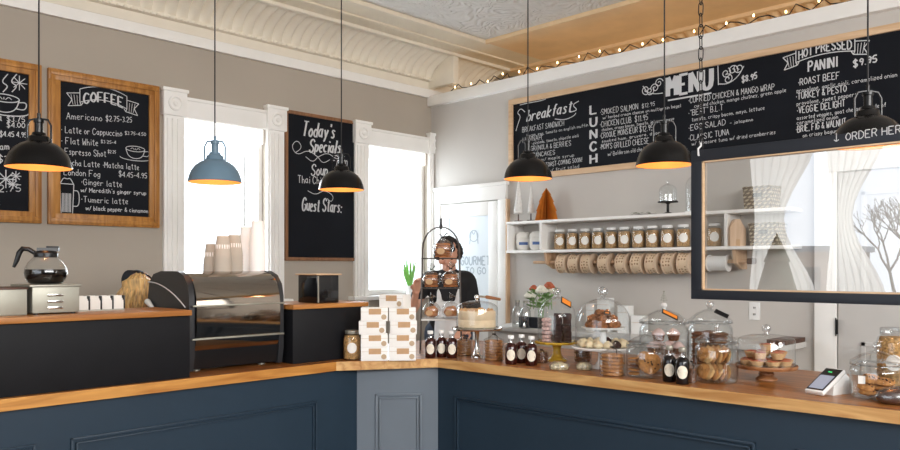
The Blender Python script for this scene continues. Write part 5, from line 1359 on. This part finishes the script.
def chain(vc):
    mb = MB(); z = gz1+0.03; k = 0
    while z < 3.38:
        pts = []
        for i in range(14):
            a_ = 2*PI*i/14; s = 0.010*math.cos(a_); zz = 0.019*math.sin(a_) + (0.010 if math.sin(a_) > 0 else -0.010)
            pts.append((UG + (s if k % 2 else 0), vc + (0 if k % 2 else s), z+zz))
        mb.tube(pts, 0.0024, 6, closed=True); z += 0.046; k += 1
    c = mb.build('chain', M['iron'], t)
    MB().tube([(UG, vc, gz1-0.03), (UG-0.022, vc, gz1-0.02), (UG-0.024, vc, gz1+0.005), (UG, vc, gz1+0.018), (UG, vc, gz1+0.032)], 0.004, 7).build('hook', M['rope'], c)
chain(gv1-0.035); chain(gv0+0.035)

# ================================================================ STRING LIGHTS on the cap board
t = thing('string_lights', 'dark wire string of warm fairy lights along the wall cap', 'string lights', (0,0,0))
pts = []; v = 4.9; i = 0; bulbs = []
while v > 1.0:
    z = 3.045 + 0.008 + (0.055*abs(math.sin(i*1.7))**1.5 if i % 3 else 0.0); pts.append((WR-0.02 + 0.02*math.sin(i*2.1), v, z))
    if i % 3 == 1: bulbs.append((WR - 0.045 + 0.012*math.sin(i), v+0.012, 3.052 + 0.035*random.random()))
    v -= random.uniform(0.045, 0.085); i += 1
pp = [(p[1], p[2]) for p in pts]
mb = MB(); mb.tube([(a, b, c) for (a, b, c) in pts], 0.004, 6); mb.build('wire', M['cord'], t)
for b_ in bulbs:
    o = MB().lathe([(0.0001,0),(0.005,0.002),(0.0065,0.009),(0.004,0.017),(0.0001,0.021)], 10).build('bulb', M['bulb'], t); o.location = b_

# ================================================================ PENDANT LAMPS
def pendant(R=0.125, m=None):
    t = thing('pendant_lamp', '', 'pendant lamp'); m = m or M['lampblack']
    out = [(R, 0.0), (R*1.02, 0.004), (R*1.0, 0.010), (R*0.965, 0.030), (R*0.88, 0.056), (R*0.74, 0.080), (R*0.55, 0.098), (R*0.36, 0.108), (R*0.33, 0.115), (R*0.31, 0.128), (R*0.22, 0.135), (R*0.2, 0.145), (0.0001, 0.147)]
    MB().lathe(out, 40).build('shade', m, t)
    inn = [(R*0.995, 0.001), (R*0.95, 0.030), (R*0.86, 0.053), (R*0.72, 0.076), (R*0.53, 0.093), (R*0.3, 0.101), (0.0001, 0.102)]
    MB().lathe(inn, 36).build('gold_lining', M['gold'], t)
    mb = MB(); mb.lathe([(0.016,0.145),(0.016,0.185),(0.02,0.187),(0.02,0.197),(0.007,0.2),(0.007,0.225),(0.0001,0.226)], 20); mb.build('socket', m, t)
    mb = MB(); mb.tube([(-R*0.40,0,0.105),(-R*0.40,0,0.175),(-R*0.30,0,0.198),(0,0,0.204),(R*0.30,0,0.198),(R*0.40,0,0.175),(R*0.40,0,0.105)], 0.0042, 7); mb.build('bracket', m, t)
    MB().ball((0,0,0.062), (0.022,0.022,0.028), 14, 10).build('bulb', M['bulb'], t)
    return t
def hang(o, x, y, z, label):
    o.location = (x, y, z); o['label'] = label
    o.rotation_euler = (0, 0, CAMROT)
    L = 3.40 - z
    MB().tube([(0,0,0.22), (0,0,L)], 0.0032, 7).build('cord', M['cord'], o)
    li = bpy.data.lights.new('bulb_light', 'POINT'); li.energy = 0.7; li.color = (1.0, 0.66, 0.34); li.shadow_soft_size = 0.03
    lo = bpy.data.objects.new('bulb_light', li); COL.objects.link(lo); lo.parent = o; lo.location = (0,0,0.02)
VLp, ULp = 3.42, 3.125
pl = pendant(); specs = []
for px, ry in ((39, 168), (215, 182.5), (341.5, 190)):
    u, v = dirv(px); d = VLp/v; specs.append((u*d, VLp, EYE+(HZ-ry)*d/F))
for px, ry in ((528, 179), (664.5, 165.5), (868, 145.5)):
    u, v = dirv(px); d = ULp/u; specs.append((ULp, v*d, EYE+(HZ-ry)*d/F))
lab = ['black dome pendant lamp hanging in front of the two oak-framed chalkboards', 'dome pendant lamp with window glare painted into its pale colour', 'black dome pendant lamp hanging in front of the specials board', 'black dome pendant lamp above the white brush trees', 'black dome pendant lamp below the word MENU', 'black dome pendant lamp above the ORDER HERE bar']
protos = [pl] + [dup(pl, (0,0,0)) for _ in range(4)]
blue = pendant(0.125, M['lamphaze'])  # pale tint stands for window glare over this lamp
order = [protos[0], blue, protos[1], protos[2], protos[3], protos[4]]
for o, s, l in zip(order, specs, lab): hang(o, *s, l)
for o in order: o['group'] = 'dome pendant lamps'

# ================================================================ PLANT on the window sill
px_ = on_left(411, 290, WL-0.03)
t = thing('potted_plant', 'green upright-leaved plant on the window sill beside the corner', 'plant', (px_[0], WL-0.02, 1.2), 0)
MB().lathe([(0.0001,0),(0.034,0),(0.045,0.08),(0.042,0.08),(0.038,0.07),(0.0001,0.07)], 22).build('pot', M['porcelain'], t)
mb = MB()
for i in range(11):
    a = i*2.4; lean = 0.03+0.05*random.random(); H = random.uniform(0.17, 0.30); w = 0.014
    c0 = Vector((0.012*math.cos(a), 0.012*math.sin(a), 0.065)); c1 = c0 + Vector((lean*math.cos(a)*0.5, lean*math.sin(a)*0.3, H*0.55)); c2 = c0 + Vector((lean*math.cos(a), lean*math.sin(a)*0.4, H))
    s_ = Vector((-math.sin(a)*0.5+0.6, math.cos(a)*0.5, 0)).normalized()*w
    mb.add([c0-s_*0.6, c0+s_*0.6, c1+s_, c2, c1-s_], [[0,1,2,4],[4,2,3]])
mb.build('leaves', mat('fresh_leaf', C(120,178,86), 0.5, var=0.2, scale=20, emit=0.12), t, smooth=False)  # faint glow painted into the leaf colour

# ================================================================ PEOPLE
def remeshed(mb, name, m, parent, vox=0.008, it=4):
    o = mb.build(name, m, parent)
    r = o.modifiers.new('skin', 'REMESH'); r.mode = 'VOXEL'; r.voxel_size = vox; r.use_smooth_shade = True
    s = o.modifiers.new('soft', 'SMOOTH'); s.factor = 0.5; s.iterations = it
    return o
def add_head(mb, c, f, up=(0,0,1), s=1.0):
    """skull, jaw, nose, brow, ears; c = centre of the skull, f = facing direction"""
    c = Vector(c); f = Vector(f).normalized(); up = Vector(up); r = f.cross(up).normalized(); up = r.cross(f).normalized()
    T = Matrix(((r.x, f.x, up.x, c.x), (r.y, f.y, up.y, c.y), (r.z, f.z, up.z, c.z), (0,0,0,1))) @ Matrix.Scale(s, 4)
    def fn(v):
        if v.z < 0: v.x *= 1+0.28*v.z; v.y *= 1+0.12*v.z
        return v
    mb.ball((0,0,0), (0.076, 0.094, 0.112), 22, 16, fn, T)
    mb.ball((0,0.052,-0.088), (0.034,0.034,0.028), 12, 8, None, T)               # chin
    mb.ball((0,0.094,-0.022), (0.013,0.022,0.026), 10, 8, None, T)               # nose
    mb.ball((0,0.080,0.022), (0.05,0.02,0.012), 12, 8, None, T)                  # brow
    mb.ball((0,0.082,-0.060), (0.024,0.014,0.010), 12, 8, None, T)               # lips
    for q in (-1, 1): mb.ball((q*0.078, -0.004, -0.012), (0.012,0.022,0.032), 10, 8, None, T); mb.ball((q*0.045,0.066,-0.03), (0.026,0.022,0.022), 10, 8, None, T)
    return T
def add_hand(mb, wrist, d, n, side, curl=0.5, s=1.0):
    """palm, four bent fingers of unequal length and a thumb from the side of the palm"""
    w = Vector(wrist); d = Vector(d).normalized(); n = Vector(n); n = (n - d*n.dot(d)).normalized(); r = d.cross(n).normalized()*side
    for k in range(4):
        o = (k-1.5)*0.019*s; mb.cap(w + r*o*0.7, w + d*0.085*s + r*o, 0.013*s, 0.0105*s, 10)
        L = (0.062, 0.074, 0.07, 0.055)[k]*s; a = w + d*0.088*s + r*o
        b = a + (d*math.cos(curl) + n*math.sin(curl))*L*0.5; c2 = b + (d*math.cos(curl*2.2) + n*math.sin(curl*2.2))*L*0.34; e = c2 + (d*math.cos(curl*3.0) + n*math.sin(curl*3.0))*L*0.28
        mb.cap(a, b, 0.0095*s, 0.0085*s, 10); mb.cap(b, c2, 0.0085*s, 0.0078*s, 10); mb.cap(c2, e, 0.0078*s, 0.0068*s, 10)
    a = w + d*0.028*s - r*0.026*s; b = a + (d*0.6 - r*0.75 + n*0.3).normalized()*0.042*s; e = b + (d*0.85 - r*0.1 + n*0.5).normalized()*0.034*s
    mb.cap(a, b, 0.0135*s, 0.010*s, 10); mb.cap(b, e, 0.010*s, 0.008*s, 10)
# barista behind the wire stand
dP = 5.78; bxp, byp = at(446, dP)
t = thing('person', 'dark curly-haired person in black shirt standing behind the bread stand', 'person', (bxp, byp, 0), CAMROT)
mb = MB()
hd = (0.020, -0.07, 1.545); Fd = (-0.12, -1, -0.45)
T = add_head(mb, hd, Fd)
mb.cap((0.03, 0.0, 1.36), (0.022, -0.035, 1.47), 0.056, 0.05)
mb.cap((0.02,0.03,1.28), (0.02,0.05,0.98), 0.13, 0.13); mb.cap((-0.10,0.0,1.34), (0.13,0.02,1.34), 0.075, 0.075)
mb.cap((-0.14,0.0,1.34), (-0.25,-0.06,1.125), 0.046, 0.036); mb.cap((-0.25,-0.06,1.125), (-0.218,-0.18,1.262), 0.034, 0.023)
add_hand(mb, (-0.217,-0.185,1.27), (0.15,-0.45,0.9), (0.55,-0.75,-0.2), 1, 0.55)
mb.cap((0.17,0.02,1.34), (0.225,0.03,1.07), 0.048, 0.038); mb.cap((0.225,0.03,1.07), (0.16,-0.18,0.99), 0.037, 0.026)
add_hand(mb, (0.155,-0.19,0.985), (-0.45,-0.8,-0.1), (-0.2,0.1,-1), -1, 0.4)
for s in (-1, 1):
    mb.cap((0.02+0.085*s,0.05,0.94), (0.02+0.10*s,0.03,0.52), 0.088, 0.056); mb.cap((0.02+0.10*s,0.03,0.52), (0.02+0.10*s,0.07,0.09), 0.056, 0.038); mb.cap((0.02+0.10*s,0.08,0.045), (0.02+0.12*s,-0.11,0.035), 0.042, 0.033)
remeshed(mb, 'body', M['skin'], t, 0.0065, 3)
mb = MB()
for q in (-1, 1): mb.ball((q*0.033, 0.083, 0.0), (0.012,0.008,0.008), 10, 8, None, T)
mb.build('eyes', M['eye'], t)
mb = MB(); rn = random.Random(4)
for _ in range(230):
    a = rn.uniform(0, 2*PI); e = rn.uniform(-0.35, 1.5); v = Vector((math.cos(a)*math.cos(e), math.sin(a)*math.cos(e), math.sin(e)))
    if v.y > 0.35 and v.z < 0.55: continue
    if v.z < -0.1 and v.y > -0.1: continue
    p = T @ Vector((v.x*0.088, v.y*0.104, v.z*0.118)); mb.ball(p, rn.uniform(0.014, 0.026), 7, 5)
mb.build('curly_hair', M['darkhair'], t)
mb = MB()
mb.cap((0.02,0.03,1.29), (0.02,0.05,0.96), 0.15, 0.148); mb.cap((-0.11,0.0,1.335), (0.14,0.02,1.335), 0.092, 0.092)
mb.cap((-0.14,0.0,1.335), (-0.21,-0.03,1.235), 0.066, 0.056); mb.cap((0.17,0.02,1.335), (0.212,0.027,1.14), 0.066, 0.056); mb.cap((0.025,0.0,1.37), (0.025,-0.012,1.40), 0.078, 0.066)
remeshed(mb, 'shirt', M['shirt'], t, 0.012, 4)
mb = MB(); mb.cap((-0.06,-0.125,1.16), (0.09,-0.125,1.16), 0.035, 0.035); mb.cap((0.02,-0.11,1.10), (0.02,-0.10,0.70), 0.10, 0.12); mb.cap((-0.05,-0.105,1.18), (-0.045,-0.05,1.39), 0.022, 0.02); mb.cap((0.09,-0.105,1.18), (0.085,-0.05,1.39), 0.022, 0.02)
remeshed(mb, 'apron', M['apron'], t, 0.012, 3)
mb = MB()
for s in (-1, 1):
    mb.cap((0.02+0.085*s,0.05,0.95), (0.02+0.10*s,0.03,0.52), 0.104, 0.07); mb.cap((0.02+0.10*s,0.03,0.52), (0.02+0.10*s,0.07,0.12), 0.07, 0.062)
remeshed(mb, 'trousers', M['denim'], t, 0.014, 3)
mb = MB()
for s in (-1, 1): mb.cap((0.02+0.10*s,0.08,0.052), (0.02+0.12*s,-0.12,0.046), 0.05, 0.043)
remeshed(mb, 'shoes', M['plastic'], t, 0.012, 2)
# blond person stooping behind the raised panel
dQ = 4.42; qx, qy = at(136.5, dQ)
t = thing('person', 'blond person in dark cap stooping behind the black raised panel', 'person', (qx, qy, 0), face(136.5))
mb = MB(); hd = (0.012, 0.0, 1.322); Fd = (0.75, 0.45, -0.35)
T = add_head(mb, hd, Fd, s=0.92)
mb.cap((-0.03,0.06,1.12), (0.0,0.01,1.25), 0.052, 0.047); mb.cap((-0.04,0.10,1.02), (-0.06,0.30,0.90), 0.12, 0.125); mb.cap((-0.15,0.12,1.06), (0.10,0.04,1.06), 0.07, 0.07)
mb.cap((-0.18,0.13,1.05), (-0.22,0.02,0.86), 0.043, 0.036); mb.cap((-0.22,0.02,0.86), (-0.10,-0.06,1.0), 0.035, 0.025); add_hand(mb, (-0.095,-0.065,1.005), (0.8,-0.25,0.3), (0,0.3,-1), 1, 0.4)
mb.cap((0.13,0.03,1.05), (0.20,-0.02,0.86), 0.043, 0.036); mb.cap((0.20,-0.02,0.86), (0.12,-0.10,1.0), 0.035, 0.025); add_hand(mb, (0.118,-0.105,1.005), (-0.3,-0.4,0.6), (-0.5,0.2,-0.6), -1, 0.4)
for s in (-1, 1):
    mb.cap((-0.06+0.085*s,0.30,0.90), (-0.05+0.09*s,0.16,0.50), 0.088, 0.056); mb.cap((-0.05+0.09*s,0.16,0.50), (-0.05+0.09*s,0.28,0.09), 0.055, 0.038); mb.cap((-0.05+0.09*s,0.29,0.045), (-0.05+0.1*s,0.11,0.035), 0.04, 0.032)
remeshed(mb, 'body', M['skin'], t, 0.0075, 3)
mb = MB()
for q in (-1, 1): mb.ball((q*0.033, 0.083, 0.0), (0.012,0.008,0.008), 10, 8, None, T)
mb.build('eyes', M['eye'], t)
mb = MB(); rn = random.Random(9); HX, HY, HZ_ = hd
Rt = T.to_3x3().normalized()
for i in range(70):
    a = rn.uniform(-2.9, 0.25); x_ = 0.075*math.cos(a); 
    px3 = T @ Vector((0,0,0.06))
    lx = hd[0]-0.004 + 0.072*math.cos(a); ly = 0.072*math.sin(a)
    z2 = rn.uniform(1.13, 1.24); sp = rn.uniform(0.9, 1.18)
    p0 = (HX+0.060*math.cos(a), 0.066*math.sin(a), 1.362+0.048*max(0,-math.sin(a))**1.5+rn.uniform(-.008,.008)); p1 = (HX+0.080*math.cos(a), 0.098*math.sin(a), 1.335); p2 = (hd[0]-0.016+0.092*sp*math.cos(a)+rn.uniform(-.012,.012), 0.10*sp*math.sin(a), 1.265); p3 = (hd[0]-0.022+0.088*sp*math.cos(a)+rn.uniform(-.025,.02), 0.088*sp*math.sin(a), z2)
    cc = [p0, p1, p2, p3]
    mb.tube([p0, tuple((Vector(p0)+Vector(p1))/2+Vector((0.16*(p1[0]-hd[0]),0.2*p1[1],0.008))), p1, tuple((Vector(p1)+Vector(p2))/2+Vector((rn.uniform(-.004,.004),0,0))), p2, p3], [0.004,0.011,0.013,0.012,0.012,0.003], 7)
mb.build('long_hair', M['blond'], t)
mb = MB(); mb.ball((0,0,0), (0.094,0.112,0.128), 24, 16, lambda c: Vector((c.x, c.y, max(c.z, 0.42 - 0.45*min(0.6, max(-0.6, c.y)) ))), Matrix.Translation((-0.010, 0.016, 1.318)) @ Matrix.Rotation(math.radians(-18), 4, 'X') @ Matrix.Rotation(math.radians(16), 4, 'Y') @ Matrix.Scale(0.93, 4))
mb.build('cap', M['capcloth'], t)
mb = MB(); mb.cap((-0.04,0.10,1.03), (-0.06,0.30,0.88), 0.135, 0.14); mb.cap((-0.16,0.12,1.06), (0.11,0.04,1.06), 0.084, 0.084); mb.cap((-0.18,0.13,1.05), (-0.21,0.06,0.93), 0.06, 0.05); mb.cap((0.13,0.03,1.05), (0.18,0.0,0.92), 0.06, 0.05)
remeshed(mb, 'shirt', M['apron'], t, 0.013, 4)
mb = MB()
for s in (-1, 1):
    mb.cap((-0.06+0.085*s,0.30,0.89), (-0.05+0.09*s,0.16,0.50), 0.104, 0.07); mb.cap((-0.05+0.09*s,0.16,0.50), (-0.05+0.09*s,0.28,0.12), 0.07, 0.06)
remeshed(mb, 'trousers', M['denim'], t, 0.014, 3)
mb = MB()
for s in (-1, 1): mb.cap((-0.05+0.09*s,0.30,0.052), (-0.05+0.1*s,0.09,0.046), 0.05, 0.042)
remeshed(mb, 'shoes', M['plastic'], t, 0.012, 2)

# ================================================================ STREET beyond the shop window (seen mirrored in the guard)
struct(MB().box(-30, -3.25, -20, 22, -0.25, -0.15).build('street', M['street'], smooth=False))
t = thing('building', 'grey brick building across the street, mirrored in the guard glass', 'building', (-16, 15.5, -0.15))
MB().box(-1, 1, -9, -1.5, 0, 2.0).build('wall', M['brickwall'], t, smooth=False)
for k in range(4): MB().box(0.99, 1.03, -8.4+1.8*k, -7.3+1.8*k, 0.7, 1.6).build('window', M['guardpaint'], t, smooth=False)
MB().box(-1.1, 1.12, -9.1, -1.4, 2.0, 2.15).build('roof', M['slate'], t, smooth=False)
t = thing('bare_tree', 'bare street tree outside, mirrored in the guard glass', 'tree', (-7.5, 3.35, -0.15))
mb = MB(); rn = random.Random(2)
def branch(p, d, L, r, n):
    q = p + d*L; mb.tube([p, (p+q)/2 + Vector((rn.uniform(-.03,.03),)*3), q], [r, r*0.85, r*0.7], 5)
    if n:
        for _ in range(3): branch(q, (d + Vector((rn.uniform(-.7,.7), rn.uniform(-.7,.7), rn.uniform(-.1,.5)))).normalized(), L*0.72, r*0.62, n-1)
branch(Vector((0,0,0)), Vector((0,0.03,1)).normalized(), 0.95, 0.05, 5)
mb.build('branches', M['bark'], t)
t = thing('tree_decoration', 'grey felt tree decoration in the shop window, mirrored in guard glass', 'ornament', (-2.62, 3.36, 0.78), 0)
mb = MB(); mb.lathe([(0.0001,0),(0.26,0),(0.20,0.35),(0.22,0.36),(0.12,0.72),(0.14,0.73),(0.0001,1.05)], 20); mb.build('felt_cone', M['sage'], t)
MB().box(-0.1, 0.1, -0.1, 0.1, -0.03, 0.0).build('base', M['walnut'], t)
struct(MB().box(-3.05, 4.9, -3.05, -3.0, 0.0, 1.45, 0.004).build('wall_back_dark_band', M['navy']))  # unseen dark band, added to darken the espresso machine's mirror reflection
struct(MB().box(-3.05, -2.6, -1.2, 3.9, 0.70, 0.75, 0.005).build('window_ledge_sill', M['white']))
struct(MB().box(-3.05, -2.65, -1.2, 3.9, 0.0, 0.70).build('wall_front_bench', M['taupe'], smooth=False))

# ================================================================ LIGHT, WORLD, CAMERA
sc = bpy.context.scene
w = bpy.data.worlds.new('sky'); sc.world = w; w.use_nodes = True
nt = w.node_tree; bg = nt.nodes['Background']
tc = nt.nodes.new('ShaderNodeTexCoord'); sp_ = nt.nodes.new('ShaderNodeSeparateXYZ'); rp_ = nt.nodes.new('ShaderNodeValToRGB')
nt.links.new(tc.outputs['Generated'], sp_.inputs[0]); nt.links.new(sp_.outputs['Z'], rp_.inputs[0])
rp_.color_ramp.elements[0].color = (0.74, 0.80, 0.88, 1); rp_.color_ramp.elements[1].color = (0.80, 0.90, 1.0, 1)
nt.links.new(rp_.outputs[0], bg.inputs['Color']); bg.inputs['Strength'].default_value = 3.4
def area(name, loc, to, sx, sy, e, col):
    l = bpy.data.lights.new(name, 'AREA'); l.shape = 'RECTANGLE'; l.size = sx; l.size_y = sy; l.energy = e; l.color = col
    o = bpy.data.objects.new(name, l); COL.objects.link(o); o.location = loc
    o.rotation_euler = (Vector(to)-Vector(loc)).to_track_quat('-Z', 'Y').to_euler(); return o
area('daylight_window_one', (2.92, WL+0.22, 1.9), (2.92, 0, 1.5), 0.8, 1.3, 34, (0.93, 0.97, 1.0))
area('daylight_window_two', (4.58, WL+0.22, 1.9), (4.3, 0, 1.5), 0.8, 1.3, 16, (0.93, 0.97, 1.0))
area('added_fill_back', (1.0, -2.9, 2.5), (2.4, 5, 1.2), 5.0, 1.1, 235, (1.0, 0.97, 0.93))  # added fill lamp behind the viewer, brightening room and counter
area('warm_uplight', (5.55, 3.2, 2.4), (5.55, 3.2, 4), 0.5, 3.4, 4.5, (1.0, 0.71, 0.42))
cam = bpy.data.cameras.new('camera'); co = bpy.data.objects.new('camera', cam); COL.objects.link(co)
co.location = (0, 0, EYE); co.rotation_euler = (PI/2, 0, CAMROT)
cam.sensor_width = 36.0; cam.lens = F/900*36.0; cam.shift_y = (HZ-225)/900.0; cam.clip_start = 0.02; cam.clip_end = 200
sc.camera = co
sc.view_settings.view_transform = 'Standard'; sc.view_settings.look = 'None'; sc.view_settings.exposure = 0.22
cy = sc.cycles
cy.max_bounces = 12; cy.transparent_max_bounces = 40; cy.diffuse_bounces = 5; cy.glossy_bounces = 5; cy.sample_clamp_indirect = 6.0; cy.caustics_reflective = False
cy.use_denoising = True
